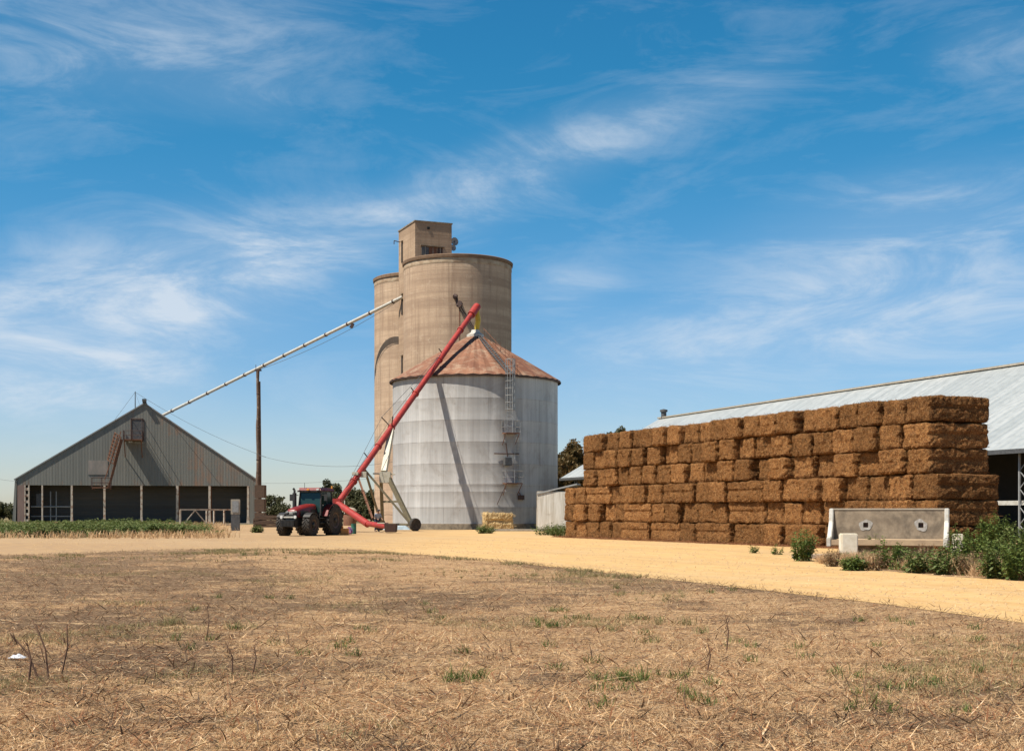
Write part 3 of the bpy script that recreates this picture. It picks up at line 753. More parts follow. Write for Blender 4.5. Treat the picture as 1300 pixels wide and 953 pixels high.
# ------------------------------------------------------------------ concrete elevator
C1=Vector((P(581,650,150).x,150,0)); C2=C1+Vector((-.377,.926,0))*11.6; CR=6.03; CH=29.25
elev=thing('concrete_grain_elevator','tall tan concrete grain elevator of two round bins and a square headhouse tower','grain elevator',C1)
def bin_(c,name='bin'):
    m=MB().lathe([(CR,-.1),(CR,CH-1.5),(CR,CH-.35),(CR-.4,CH-.3)],n=96,c=c-C1,cap=False).build(name,M['concrete'],elev,smooth=30)
    MB().lathe([(CR-.1,CH-.36),(CR+.14,CH-.32),(CR+.18,CH-.02),(CR+.05,CH+.06),(0,CH+.35)],n=96,c=c-C1,cap=False).build('roof_slab',M['concretered'],m,smooth=30)
    mb=MB().lathe([(CR+.012,CH-.92),(CR+.03,CH-.88),(CR+.03,CH-.4),(CR+.01,CH-.36)],n=96,c=c-C1,cap=False)
    mb.build('pale_band',M['paleband'],m,smooth=30)
bin_(C1); bin_(C2)
ud=Vector((-.377,.926,0)).normalized(); nd=Vector((-.926,-.377,0)).normalized()
F0=nd*5.0                     # front corner, relative to C1
A=[F0,F0+ud*6.06,F0+ud*6.06-nd*4.3,F0-nd*4.3]
TT=33.65
m=MB(); vs=[(p.x,p.y,0) for p in A]+[(p.x,p.y,TT) for p in A]
m.add(vs,[(0,1,5,4),(1,2,6,5),(2,3,7,6),(3,0,4,7),(4,5,6,7),(3,2,1,0)])
tw=m.build('tower_shaft',M['concretemid'],elev)
cen=(A[0]+A[2])/2; rot=Matrix((-nd,ud,Vector((0,0,1)))).transposed()
MB().box(cen+Vector((0,0,TT+.06)),(4.3+.16,6.06+.16,.14),rot).build('roof_slab',M['concgrey'],tw)
# slit windows on the left face
for z0,z1 in ((24.0,26.2),(17.0,19.2),(29.9,32.2),(10,12.2)):
    p_=F0+ud*4.7; f=MB().box(p_+nd*.02+Vector((0,0,(z0+z1)/2)),(.10,.42,z1-z0),rot).build('slit_window',M['dark'],tw)
    MB().box(p_+nd*.09+Vector((0,0,z1+.12)),(.18,.62,.1),rot).build('lintel',M['concgrey'],f)
# window band on the front face
fd=-nd
for (a,b,mt) in ((.75,1.55,'greydark'),(1.6,2.5,'rust'),(2.62,3.2,'rustdark')):
    p_=F0+fd*((a+b)/2)-ud*.02+Vector((0,0,30.45)); f=MB().box(p_,(b-a,.12,.95),rot).build('window',M[mt],tw)
    MB().box(p_-ud*.05+Vector((0,0,0)),(.05,.1,.99),rot).build('frame',M['slab'],f)
MB().box(F0+fd*2.0-ud*.12+Vector((0,0,31.03)),(2.8,.3,.1),rot).build('lintel',M['concgrey'],tw)
MB().box(F0+fd*1.55-ud*.02+Vector((0,0,33.0)),(.28,.1,.28),rot).build('vent_hole',M['dark'],tw)
# roof edge hook on left corner
MB().poly([F0+ud*5.6+Vector((0,0,32.4)),F0+ud*5.6+nd*.7+Vector((0,0,32.5)),F0+ud*5.6+nd*.7+Vector((0,0,32.1))],.05,6).build('hoist_hook',M['rustdark'],tw)
# dishes
def dish(px,py,r,label,d=150.5):
    p_=P(px,py,d); t=thing('antenna_dish',label,'antenna',p_,0,'dishes beside the headhouse')
    ax=Vector((.55,-.8,.05)).normalized(); u=ax.orthogonal().normalized(); w_=ax.cross(u); vs=[];fs=[];n_=20
    for j,(q,dd) in enumerate(((0,-.28),(.5,-.21),(.85,-.09),(1,0),(1,-.06),(.5,-.30),(0,-.36))):
        for i in range(n_):
            t_=2*math.pi*i/n_; v_=(u*math.cos(t_)+w_*math.sin(t_))*max(q,.01)*r+ax*dd*r*1.2; vs.append(tuple(v_))
    for j in range(6):
        for i in range(n_): fs.append((j*n_+i,j*n_+(i+1)%n_,(j+1)*n_+(i+1)%n_,(j+1)*n_+i))
    raw('reflector',vs,fs,M['grey'],t,smooth=True)
    MB().tube((-ax*.3*r),(-ax*.3*r+Vector((-.55,.3,-.1))),.06,n=6).build('bracket',M['greydark'],t)
    MB().box(-ax*.25,(.25,.25,.3)).build('receiver_box',M['greydark'],t,bevel=.03)
dish(577.5,306.5,.46,'upper grey round dish antenna on the right side of the headhouse')
dish(575.5,314.5,.36,'lower dark dish antenna on the right side of the headhouse',150.2)
# bracket pulley and pipe on the bin wall
def binp(px,py,off=.0):
    k=(px-650)/F
    # intersect ray with bin 1
    a=k*k+1; b=-2*(k*C1.x+C1.y); c=C1.x**2+C1.y**2-(CR+off)**2
    d=(-b-math.sqrt(b*b-4*a*c))/(2*a); return P(px,py,d)
br=thing('wall_bracket','rusty wall bracket with pulley and hanging pipe high on the concrete bin','bracket',binp(578,380,.1))
m=MB(); q=binp(577,377,.0); m.tube(q,binp(577,378,.9),.16,n=8); m.tube(binp(579,374,.3),binp(581,388,.7),.14,n=8); m.tube(binp(576,375,.5),binp(580,377,.6),.22,n=8)
m.build('arm',M['rustdark'],br,world=True)
m=MB(); c_=binp(583,386,.7); m.tube(c_+Vector((-.05,-.12,0)),c_+Vector((.05,.12,0)),.36,n=14); m.build('pulley',M['rustdark'],br,world=True)
m=MB(); m.tube(binp(583.5,388,.55),binp(583.5,436,.55),.07,n=6); m.build('drop_pipe',M['rust'],br,world=True)
m=MB(); m.tube(binp(584,388,.6),binp(601,415,.9),.07,n=6); m.tube(binp(583,391,.6),binp(600,417,.9),.05,n=6); m.build('stay',M['rustdark'],br,world=True)

# ------------------------------------------------------------------ overhead conveyor and pole
kpz=.517
S0=C1+F0+ud*4.4+nd*.05+Vector((0,0,25.95)); S1=Vector((-49.9,182.2,13.5))
conv=thing('overhead_conveyor','long pale conveyor tube sloping from the gable shed up to the concrete elevator','conveyor',S1)
dv=(S1-S0).normalized()
m=MB(); m.tube(S0,S1,.19,n=14); m.build('tube',M['white'],conv,world=True,smooth=40)
for i in range(13):
    c_=S0.lerp(S1,(i+.4)/13); MB().tube(c_-dv*.09,c_+dv*.09,.24,n=14).build('joint_collar',M['rustdark'],conv,world=True,smooth=40)
pts=[]
for i in range(25):
    t=i/24; q=S0.lerp(S1,.01+t*(kpz-.01)); q.z-=.2+1.15*4*t*(1-t)*.55; pts.append(q)
MB().poly(pts,.025,4).build('tension_cable',M['greydark'],conv,world=True)
q=S0.lerp(S1,.17); MB().box(q+Vector((0,0,-.45)),(.35,.3,.6),Matrix.Rotation(.5,3,'Y')).build('hanger_bracket',M['rustdark'],conv,world=True)
kp=.517; pc=S0.lerp(S1,kp)
pole=thing('timber_pole','tall rough timber pole propping the long conveyor beside the gable shed','pole',(pc.x,pc.y,0))
m=MB(); zt=pc.z-.3
pr=[]
for i in range(15):
    z=zt*i/14; pr.append((Vector((.05*math.sin(i*1.3)-.012*z*0,.04*math.cos(i*2.1),z-.1*(i==0))),.27-.07*i/14+.025*math.sin(i*2.3)))
m.poly([p_[0] for p_ in pr],0,10,[p_[1] for p_ in pr]); m.build('post',M['wood'],pole,smooth=50)
m=MB(); m.poly([(.3,.1,-.1),(.26,.1,zt*.5),(.2,.08,zt*.93)],0,8,[.14,.12,.09]); m.build('side_post',M['wood'],pole)
for z in (zt*.2,zt*.42,zt*.63,zt*.85): MB().lathe([(.28-.005*z,z-.05),(.31-.005*z,z),(.28-.005*z,z+.05)],n=12,cap=False).build('band',M['rustdark'],pole)
m=MB(); m.box((0,0,zt+.05),(.8,.45,.18)); m.tube((-.28,0,zt),(-.28,0,zt+.75),.04,n=6); m.tube((.28,0,zt),(.28,0,zt+.75),.04,n=6); m.build('saddle',M['rustdark'],pole)

# ------------------------------------------------------------------ gable shed (left)
LX,LY=-60.95,165.0; SROT=R(13)
shed=thing('gable_shed','large grey green gabled grain shed with white posts and open bays below','shed',(LX,LY,0),SROT)
WS=28.9; XR=15.1; ZR=15.1; ZE=5.65; ZB=4.85; DS=60
def lx(px):
    k=(px-650)/F; return (k*LY-LX)/(math.cos(SROT)-math.sin(SROT)*k)
m=MB(); gt=.12
m.prism([(0,ZB),(WS,ZB),(WS,ZE),(XR,ZR),(0,ZE)],0,gt); m.build('gable_wall',M['shedsheet'],shed)
m=MB(); m.boxr(0,.95,.0,gt,0,ZB-.003); m.build('corner_panel',M['pinkwall'],shed)
m=MB(); m.boxr(WS-.8,WS,.0,gt,0,ZB-.003); m.build('corner_panel',M['shedsheet'],shed)
def slope(xa,za,xb,zb,t=.14,y0=-.12,y1=DS):
    d=Vector((xb-xa,0,zb-za)).normalized(); n_=Vector((-d.z,0,d.x)); 
    if n_.z<0: n_=-n_
    o_=[(xa,za),(xb,zb),(xb+n_.x*t,zb+n_.z*t),(xa+n_.x*t,za+n_.z*t)]
    return MB().prism(o_,y0,y1)
r1=slope(-.35,ZE-.2,XR,ZR+.02).build('roof',M['shedroof'],shed); r2=slope(WS+.35,ZE-.2,XR+.01,ZR+.02).build('roof',M['shedroof'],shed)
MB().boxr(XR-.22,XR+.22,-.3,DS,ZR+.12,ZR+.3).build('ridge_cap',M['greydark'],r1)
MB().boxr(XR-.25,XR+.25,-.5,.6,ZR+.3,ZR+.62).build('ridge_vent',M['greydark'],r1)
MB().prism([(-.6,0),(-.2,0),(-.05,ZE-.25),(-.3,ZE-.25)],0,DS).build('side_wall',M['shedsheet'],shed)
MB().boxr(WS+.03,WS+.18,.1,DS,0,ZE-.25).build('side_wall',M['shedsheet'],shed)
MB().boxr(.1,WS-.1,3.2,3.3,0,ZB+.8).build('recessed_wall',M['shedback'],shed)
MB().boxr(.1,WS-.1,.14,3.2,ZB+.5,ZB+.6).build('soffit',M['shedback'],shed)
MB().boxr(.1,WS-.1,-.5,3.2,-.05,.1).build('floor_slab',M['slab'],shed)
cols=[(34.5,.34),(53.5,.22),(91,.3),(132.5,.32),(179.5,.3),(225,.38),(266,.34),(315,.32)]
for px,wd in cols:
    x=lx(px); m=MB()
    if px<40:
        m.boxr(x-.32,x-.2,-.02,.3,.1,ZB-.003); m.boxr(x+.12,x+.26,-.02,.3,.1,ZB-.003)
        for i in range(6): m.boxr(x-.2,x+.12,.02,.26,.3+i*.78,.3+i*.78+.34)
    else:
        m.prism([(x-wd*.62,.1),(x+wd*.62,.1),(x+wd*.4,1.0),(x+wd*.4,ZB-.003),(x-wd*.4,ZB-.003),(x-wd*.4,1.0)],.0,.34)
    m.build('post',M['woodpale'],shed)
    if px>200: MB().boxr(x+wd*.42,x+wd*.42+.14,.3,.5,.1,ZB-.003).build('stiffener',M['rust'],shed)
# pale patch panel and door
d0=lx(110); m=MB().boxr(lx(112),lx(137),-.05,-.003,6.2,7.95); m.build('patch_sheet',M['patch'],shed)
xd0,xd1=lx(167.5),lx(182); f=MB().boxr(xd0,xd1,-.05,-.003,10.55,13.1).build('loft_door',M['greydark'],shed)
m=MB(); m.boxr(xd0-.08,xd0,-.09,-.003,10.55,13.2); m.boxr(xd1,xd1+.08,-.09,-.003,10.55,13.2); m.boxr(xd0,xd1,-.09,-.003,13.1,13.2); m.build('frame',M['rustdark'],f)
m=MB().boxr(lx(184),lx(197),-.02,-.002,10.2,14.2); 
# upper landing, stair, lower landing
ua,ub=lx(158),lx(181.5); OUT=2.5
m=MB(); m.boxr(ua,ub,-OUT,-.06,10.42,10.55)
for x in (ua+.1,ub-.1): m.beam((x,-.05,8.4),(x,-OUT,10.4),.1,.1); m.beam((x,-.05,10.36),(x,-OUT,10.36),.1,.1)
pf=m.build('upper_landing',M['rust'],shed)
m=MB()
for z in (11.05,11.6):
    m.tube((ua,-.1,z),(ua,-OUT,z),.035,n=5); m.tube((ub,-.1,z),(ub,-OUT,z),.035,n=5); m.tube((ua,-OUT,z),(ub,-OUT,z),.035,n=5)
for x in (ua,(ua+ub)/2,ub): m.tube((x,-OUT,10.5),(x,-OUT,11.6),.035,n=5)
for y in (-.1,-OUT/2): m.tube((ua,y,10.5),(ua,y,11.6),.035,n=5); m.tube((ub,y,10.5),(ub,y,11.6),.035,n=5)
for x in (ub,): m.tube((x,-OUT,10.5),(x,-OUT,13.1),.05,n=5); m.tube((x,-.1,13.1),(x,-OUT,13.1),.04,n=5)
m.tube((xd0,-OUT,10.5),(xd0,-OUT,13.1),.05,n=5); m.tube((xd0,-OUT,13.1),(ub,-OUT,13.1),.04,n=5); m.tube((xd0,-.1,13.1),(xd0,-OUT,13.1),.04,n=5)
m.build('handrail',M['rustdark'],pf)
la,lb=lx(118.5),lx(142.5); LO=3.0
m=MB(); m.boxr(la,lb,-LO,-1.7,4.45,4.6); 
for x in (la+.1,lb-.1): m.beam((x,-.0,4.4),(x,-LO,4.4),.12,.12)
pf2=m.build('lower_landing',M['rust'],shed)
m=MB()
for z in (5.15,5.75):
    m.tube((la,-LO,z),(lb,-LO,z),.035,n=5); m.tube((la,-LO,z),(la,-1.7,z),.035,n=5); m.tube((lb,-LO,z),(lb,-1.7,z),.035,n=5); m.tube((la,-1.7,z),(lb,-1.7,z),.035,n=5)
for x in (la,(la+lb)/2,lb): m.tube((x,-LO,4.5),(x,-LO,5.75),.035,n=5); m.tube((x,-1.7,4.5),(x,-1.7,5.75),.035,n=5)
m.build('handrail',M['rustdark'],pf2)
sa=Vector((lx(156),-OUT+.3,10.5)); sb=Vector((lx(140),-LO+.4,4.6)); hw=.42
m=MB()
for k in (-1,1):
    oy=Vector((0,k*hw,0)); m.beam(sa+oy,sb+oy,.09,.22); m.tube(sa+oy+Vector((-.1,0,1.0)),sb+oy+Vector((-.5,0,.9)),.035,n=5)
for i in range(26):
    c_=sa.lerp(sb,(i+.5)/26); m.box(c_,(.3,hw*2,.05))
st=m.build('stair',M['rust'],shed)
m=MB()  # expanded cage around the upper flight
for i in range(9):
    c_=sa.lerp(sb,i/14.)
    pts=[c_+Vector((-.75*math.sin(t)-.1,hw*1.15*math.cos(t),.55*math.sin(t)+.3)) for t in [j*math.pi/8 for j in range(9)]]; m.poly(pts,.05,5)
for t in [j*math.pi/6 for j in range(7)]:
    o_=Vector((-.75*math.sin(t)-.1,hw*1.15*math.cos(t),.55*math.sin(t)+.3)); m.tube(sa+o_,sa.lerp(sb,8/14.)+o_,.05,n=5)
m.build('stair_cage',M['rust'],st)
# mast on the roof with guys
mp=Vector((lx(170)+.1,1.2,0)); zr_=ZE-.2+(ZR-ZE)*(mp.x/XR)
mast=thing('roof_mast','thin dark mast with guy wires standing on the gable shed roof','mast',shed.matrix_basis@Vector((mp.x,mp.y,zr_)) if False else (Matrix.Translation((LX,LY,0))@Matrix.Rotation(SROT,4,'Z'))@Vector((mp.x,mp.y,zr_)))
MB().tube((0,0,-.1),(0,0,2.6),.07,.05,8).build('rod',M['greydark'],mast)
MB().tube((0,0,2.5),(-2.9,-.4,-1.6),.018,n=4).tube((0,0,2.5),(.8,-.1,.3),.012,n=4).build('guy_wire',M['greydark'],mast)

# overhead wires
def wire(name,a,b,sag,label,r=.02,seg=22):
    m=MB(); a=Vector(a); b=Vector(b); pts=[]
    for i in range(seg+1):
        t=i/seg; p_=a.lerp(b,t); p_.z-=4*sag*t*(1-t); pts.append(p_-a)
    m.poly(pts,r,4); o=m.build(name,M['greydark']); o.location=a; tag(o,label,'wire','overhead power wires')
mt=Vector(mast.location)+Vector((0,0,2.5))
wire('power_wire',mt,P(338,580,166),.6,'dark wire from the shed roof mast down to the timber pole',.022)
wire('power_wire',P(329,578,166),P(500,586,150),.9,'dark wire from the timber pole to the concrete elevator, upper one',.022)
wire('power_wire',P(-60,594,230),P(22,611,168),.3,'faint wire coming in from the left frame edge to the shed',.02)
wire('power_wire',P(323,613,170),P(500,604,152),.3,'thin wire crossing low behind the tractor towards the elevator',.016)

# items by the shed
def cab():
    g=G(299,673.5); t=thing('electrical_cabinet','two tone grey electrical cabinet standing before the right end of the gable shed','cabinet',g,R(10))
    s_=g.y/F
    MB().box((0,0,.66),(11*s_,.6,1.32)).build('lower_case',M['greydark'],t,bevel=.02)
    MB().box((0,0,1.32+.62),(11*s_+.03,.62,1.22)).build('upper_case',M['slab'],t,bevel=.02)
    MB().box((0,-.33,1.95),(.5,.02,.9)).build('door',M['grey'],t)
cab()
def railframe():
    g=G(228,667.5); L_=G(300,667.0)-g; t=thing('rail_frame','old pale timber yard railing with crossed braces leaning at the shed','railing',g,math.atan2(L_.y,L_.x))
    L=L_.length; Lp=L*.47
    for x in (0.1,Lp,L*.6,L*.78,L): MB().boxr(x-.07,x+.07,-.07,.07,0,1.75).build('post',M['woodpale'],t)
    MB().boxr(0,L,-.14,-.075,1.7,1.88).build('top_rail',M['woodpale'],t)
    MB().beam((.4,-.1,.15),(Lp*.55,-.1,1.7),.06,.1).beam((Lp*.55,-.17,1.7),(Lp,-.17,.15),.06,.1).build('brace',M['woodpale'],t)
    MB().boxr(-.2,L*.93,-.5,.4,.0,.16).build('base_plank',M['woodpale'],t)
railframe()
def scaffold():
    t=thing('steel_rack','grey pipe rack inside the leftmost open bay of the shed','rack',(Matrix.Translation((LX,LY,0))@Matrix.Rotation(SROT,4,'Z'))@Vector((lx(38),.9,.1)),SROT)
    L=lx(90)-lx(38)
    MB().tube((0,0,2.1),(L,0,2.1),.09,n=6).tube((0,.2,.9),(L,.2,.9),.07,n=6).build('rail',M['grey'],t)
    for x in (L*.48,L*.62): MB().tube((x,.1,0),(x,.1,4.0),.07,n=6).build('upright',M['grey'],t)
    MB().box((L*.2,.4,2.9),(.7,.4,1.6)).build('hung_panel',M['greydark'],t)
scaffold()
def woodpile():
    g=G(345,669); t=thing('timber_heap','dark heap of brown planks stacked right of the timber pole','timber heap',g)
    for i in range(20):
        z=.12+.24*(i//4); x=rng.uniform(-.4,.4); y=(i%4-1.5)*.45; a=rng.uniform(-.1,.1)
        MB().box((x,y,z),(3.2*rng.uniform(.8,1.1),.36,.2),Matrix.Rotation(a,3,'Z')@Matrix.Rotation(rng.uniform(-.04,.04),3,'Y')).build('plank',M['woodrot'],t)
woodpile()
g=G(331,667.5); t=thing('brown_crate_stack','tall dark red brown crate stack directly right of the timber pole','crate stack',g)
for i in range(3): MB().box((rng.uniform(-.05,.05),0,.75+i*1.5),(1.1,1.1,1.4)).build('crate',M['woodrot'],t,bevel=.03)

# ------------------------------------------------------------------ right shed (pale roof)
E0=P(717,606,138); dirn=Vector((P(1280,571,75.3)-P(717,606,138)))
E0.z=5.0; ddx=Vector((dirn.x,dirn.y,0)).normalized(); pp=Vector((-ddx.y,ddx.x,0))
if pp.x<0: pp=-pp
rz=math.atan2(ddx.y,ddx.x)   # local x runs toward the camera along the shed, local y = pp?
bs=thing('long_pale_roof_shed','long open sided shed with pale grey iron roof behind the bale stack','shed',(E0.x,E0.y,0),rz)
# local +y = rotate(ddx,90)
ly=Vector((-math.sin(rz),math.cos(rz),0)); sgn=1 if ly.dot(pp)>0 else -1
LL=112; WW=10.8; ZEv=5.0; ZRg=11.3
def yy(v): return v*sgn
def slab_(ya,za,yb,zb,t=.1):
    vs=[(0,yy(ya),za),(LL,yy(ya),za),(LL,yy(yb),zb),(0,yy(yb),zb)]; vs+= [(a,b,c+t) for a,b,c in vs]
    return MB().add(vs,[(0,1,2,3),(7,6,5,4),(0,4,5,1),(1,5,6,2),(2,6,7,3),(3,7,4,0)])
# roof sheets need x-running corrugation pitch: object x
nrf=_corr('pale roof iron',(.60,.62,.60),(.47,.50,.49),(.40,.41,.40),'x',.76,.5,.3,.45,(.56,.7))
sr=slab_(-.5,ZEv-.1,WW,ZRg).build('roof',nrf,bs); slab_(2*WW+.5,ZEv-.1,WW+.01,ZRg).build('roof',nrf,bs)
MB().boxr(-.05,LL,min(yy(WW-.25),yy(WW+.25)),max(yy(WW-.25),yy(WW+.25)),ZRg+.08,ZRg+.22).build('ridge_cap',M['slab'],sr)
MB().lathe([(.28,ZRg),(.28,ZRg+.7),(.4,ZRg+.75),(.4,ZRg+.95),(0,ZRg+1.05)],n=12,c=(1.0,yy(WW),0)).build('ridge_vent',M['greydark'],sr)
MB().boxr(0,LL,min(yy(-.62),yy(-.5)),max(yy(-.62),yy(-.5)),ZEv-.25,ZEv).build('gutter',M['greydark'],sr)
m=MB(); m.prismx([(yy(0),ZEv-.25),(yy(2*WW),ZEv-.25),(yy(WW),ZRg-.1)],.05,.15); m.build('gable_wall',M['white'],bs)
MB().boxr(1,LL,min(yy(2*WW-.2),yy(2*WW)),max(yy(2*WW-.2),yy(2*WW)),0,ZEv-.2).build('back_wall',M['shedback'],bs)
MB().boxr(.2,LL,min(yy(6),yy(6.1)),max(yy(6),yy(6.1)),0,ZEv+.8).build('interior_shade_sheet',M['dark'],bs)  # added near black sheet, colour stands in for shade inside the shed
# columns of the near side: lattice
x=2.0
xs_=[]
kk=[]
for pxc in (1281,1294):
    pass
for i in range(13):
    X0=3+i*8.1; m=MB()
    for k in (-.28,.28):
        m.boxr(X0+k-.05,X0+k+.05,-.05,.05,0,ZEv-.25)
    z=.3
    j=0
    while z<ZEv-.8:
        m.beam((X0-.28,0,z+(.0 if j%2 else .5)),(X0+.28,0,z+(.5 if j%2 else 0)),.04,.04); z+=.5; j+=1
    m.build('lattice_post',M['grey'],bs)
m=MB(); m.boxr(LL*.55,LL,.12,.2,1.9,2.15); m.build('side_rail',M['white'],bs)
# white tank wall next to silo
wt=thing('white_wall_block','low white rendered wall block between the steel silo and the bale stack','wall block',P(701,650,110)-Vector((0,0,1.5)),R(-12))
MB().box((0.3,0,1.6),(2.9,1.6,3.25)).build('body',M['slab'],wt,bevel=.04)
MB().box((0.3,-.84,1.66),(2.75,.06,3.0)).build('render_face',M['whitewall'],wt)
MB().box((0.55,0,3.4),(3.4,1.9,.12),Matrix.Rotation(R(-13),3,'Y')).build('lid_sheet',M['grey'],wt)
g=P(686,650,112); o=MB().box((0,0,.95),(.7,1.0,1.9),None,.92).build('concrete_block',M['slab'],bevel=.06); o.location=(g.x,g.y,0); tag(o,'small upright pale concrete block at the left foot of the white wall block','block')
o=MB().box((0,0,.09),(4.6,.5,.18)).build('kerb_slab',M['slab'],bevel=.03); g=G(657,674.0); o.location=(g.x,g.y,0); tag(o,'long thin pale concrete kerb lying before the steel silo right of the straw bale','kerb')

# ------------------------------------------------------------------ bales
BL,BW,BH=2.93,1.42,.982
def bale_mesh(seed,mat,L=BL,W=BW,H=BH,amp=.06,straws=900,slen=.17,name='straw_bale'):
    import bmesh
    r_=random.Random(seed); bm=bmesh.new()
    nx,ny,nz_=22,12,9       # x = long axis
    bmesh.ops.create_cube(bm,size=1)
    bmesh.ops.bevel(bm,geom=list(bm.edges),offset=.05,segments=1,affect='EDGES')
    me=bpy.data.meshes.new(name); bm.free()
    # build by grid shell
    vs=[];fs=[];idx={}
    def vid(i,j,k):
        if (i,j,k) in idx: return idx[(i,j,k)]
        u,v_,w_=i/nx*2-1,j/ny*2-1,k/nz_*2-1
        # rounded box (superellipsoid like)
        p_=Vector((u,v_,w_)); e=9
        q=(abs(u)**e+abs(v_)**e+abs(w_)**e)**(1/e); 
        p_=Vector((u*L/2,v_*W/2,w_*H/2)); 
        cx=Vector((max(-L/2+.10,min(L/2-.10,p_.x)),max(-W/2+.10,min(W/2-.10,p_.y)),max(-H/2+.10,min(H/2-.10,p_.z))))
        d=p_-cx
        if d.length>1e-5: p_=cx+d.normalized()*.10
        nrm=(p_-cx*.9).normalized() if d.length>0 else p_.normalized()
        nn=mnoise.noise(p_*2.1+Vector((seed*7.3,0,0)))*1.0+mnoise.noise(p_*6+Vector((0,seed*3.1,0)))*.7+mnoise.noise(p_*14+Vector((0,seed*3.1,2)))*.4-.25
        # twine pulls shallow grooves round the long faces
        gz=0
        for gv in (-.62,-.2,.22,.62):
            gz+=math.exp(-((v_-gv)/.05)**2)
        if abs(w_)>.999: nn-=.5*gz
        if abs(u)>.999: nn-=.35*gz
        if abs(v_)>.999:
            nn-=2.0*math.exp(-((w_-.02)/.11)**2)+.10*math.cos(u*34+seed)
        p_=p_+nrm*nn*amp
        vs.append(tuple(p_)); idx[(i,j,k)]=len(vs)-1; return len(vs)-1
    for i in range(nx):
        for j in range(ny):
            for k,fl in ((0,0),(nz_,1)):
                q=(vid(i,j,k),vid(i+1,j,k),vid(i+1,j+1,k),vid(i,j+1,k)); fs.append(q if fl else q[::-1])
    for i in range(nx):
        for k in range(nz_):
            for j,fl in ((0,1),(ny,0)):
                q=(vid(i,j,k),vid(i+1,j,k),vid(i+1,j,k+1),vid(i,j,k+1)); fs.append(q if fl else q[::-1])
    for j in range(ny):
        for k in range(nz_):
            for i,fl in ((0,0),(nx,1)):
                q=(vid(i,j,k),vid(i,j+1,k),vid(i,j+1,k+1),vid(i,j,k+1)); fs.append(q if fl else q[::-1])
    nf=len(fs)
    # loose straws poking out
    for s_ in range(straws):
        f=fs[r_.randrange(nf)]; c_=sum((Vector(vs[a]) for a in f),Vector())/4
        n_=(Vector(vs[f[1]])-Vector(vs[f[0]])).cross(Vector(vs[f[2]])-Vector(vs[f[0]])).normalized()
        d=(n_*r_.uniform(.1,.7)+Vector((r_.gauss(0,.7),r_.gauss(0,.7),r_.gauss(0,.5)-.15))).normalized()
        w_=d.orthogonal().normalized()*.009; l_=slen*r_.uniform(.4,1.3); o=len(vs); c_=c_-n_*.01
        vs+= [tuple(c_-w_),tuple(c_+w_),tuple(c_+d*l_+w_*.5),tuple(c_+d*l_-w_*.5)]; fs.append((o,o+1,o+2,o+3))
    me.from_pydata(vs,[],fs); me.update(); me.materials.append(mat)
    return me
bmeshes=[bale_mesh(i+1,M['hay']) for i in range(9)]
Lt=Vector((4.07,77,0)); Rt=Vector((15.63,50.1,0)); wd=(Rt-Lt).normalized(); wn=Vector((wd.y,-wd.x,0))   # wn points to the front left
if wn.x>0: wn=-wn
ang_end=math.atan2(-wn.y,-wn.x)    # long axis going back from the face
rowname=['bottom','second lowest','third lowest','fourth lowest','second highest','top']
def ordinal(i,n):
    names={1:'first',2:'second',3:'third',4:'fourth',5:'fifth',6:'sixth',7:'seventh',8:'eighth',9:'ninth',10:'tenth',11:'eleventh',12:'twelfth'}
    k=i+1; q=n-i
    if k==1: return 'leftmost'
    if q==1: return 'rightmost, at the near corner'
    return (names[k]+' from left') if k<=q else (names[q]+' from right')
hid=Rt+wd*0
src=None
br_=random.Random(23)
for row in range(6):
    a0=-2.4 if row<3 else 0.0; a1=29.28+(.5 if row<3 else 0)
    # column widths: ends are always a bale end
    spans=[]; 
    while True:
        spans=[]; t=a0
        while t<a1-BW*1.5:
            longside=br_.random()<.035 and t>a0+2 and t<a1-6
            w_=(BL if longside else BW*br_.uniform(.86,1.0)); spans.append((t,w_,longside)); t+=w_+br_.choice([.02,.05,.09,.13,.18,.26])
        rem=a1-t
        if abs(rem-BW)<.17:
            spans.append((t,rem,False)); break
    n_=len(spans)
    for i,(t,w_,ls_) in enumerate(spans):
        me=bmeshes[br_.randrange(9)]
        o=bpy.data.objects.new('straw_bale',me) if src is None else src.copy()
        if src is None: src=o
        o.data=me; col.objects.link(o)
        prot=br_.choice([0,0,.05,-.08,.12,-.14,.2,-.26,.07]) if 0<i<n_-1 else br_.choice([0,.04])
        if row<3 and 0<i: prot+=.02
        z=BH*(row+.5)+br_.uniform(-.012,.012)
        if ls_:
            c_=Lt+wd*(t+w_/2)-wn*(BW/2)+wn*prot; o.rotation_euler=(0,0,math.atan2(wd.y,wd.x)+br_.uniform(-.012,.012)); o.scale=(w_/BL,1,1.0)
        else:
            c_=Lt+wd*(t+w_/2)-wn*(BL/2)+wn*prot
            flip=math.pi if br_.random()<.5 else 0
            o.rotation_euler=(br_.uniform(-.016,.016),br_.uniform(-.012,.012),ang_end+flip+br_.uniform(-.035,.035)); o.scale=(1,w_/BW*.995,1.0)
        o.location=(c_.x,c_.y,z)
        if ls_: lab=f'brown bale laid lengthwise, {rowname[row]} row of the big stack, {ordinal(i,n_)}'
        else: lab=f'brown straw bale, {rowname[row]} row of the big stack, {ordinal(i,n_)}'
        tag(o,lab,'bale','brown straw bales in the big stack')
n_=5200; t_=nr.uniform(-3,30,n_); k_=np.abs(nr.normal(0,.33,n_))
tag(blades('stack_crumbs',np.stack([Lt.x+wd.x*t_+wn.x*k_,Lt.y+wd.y*t_+wn.y*k_],-1),.22,.012,1.35,M['redlitter'],.1,lie=.02,z0=.01),'brown straw crumbs fallen along the foot of the bale stack','straw')
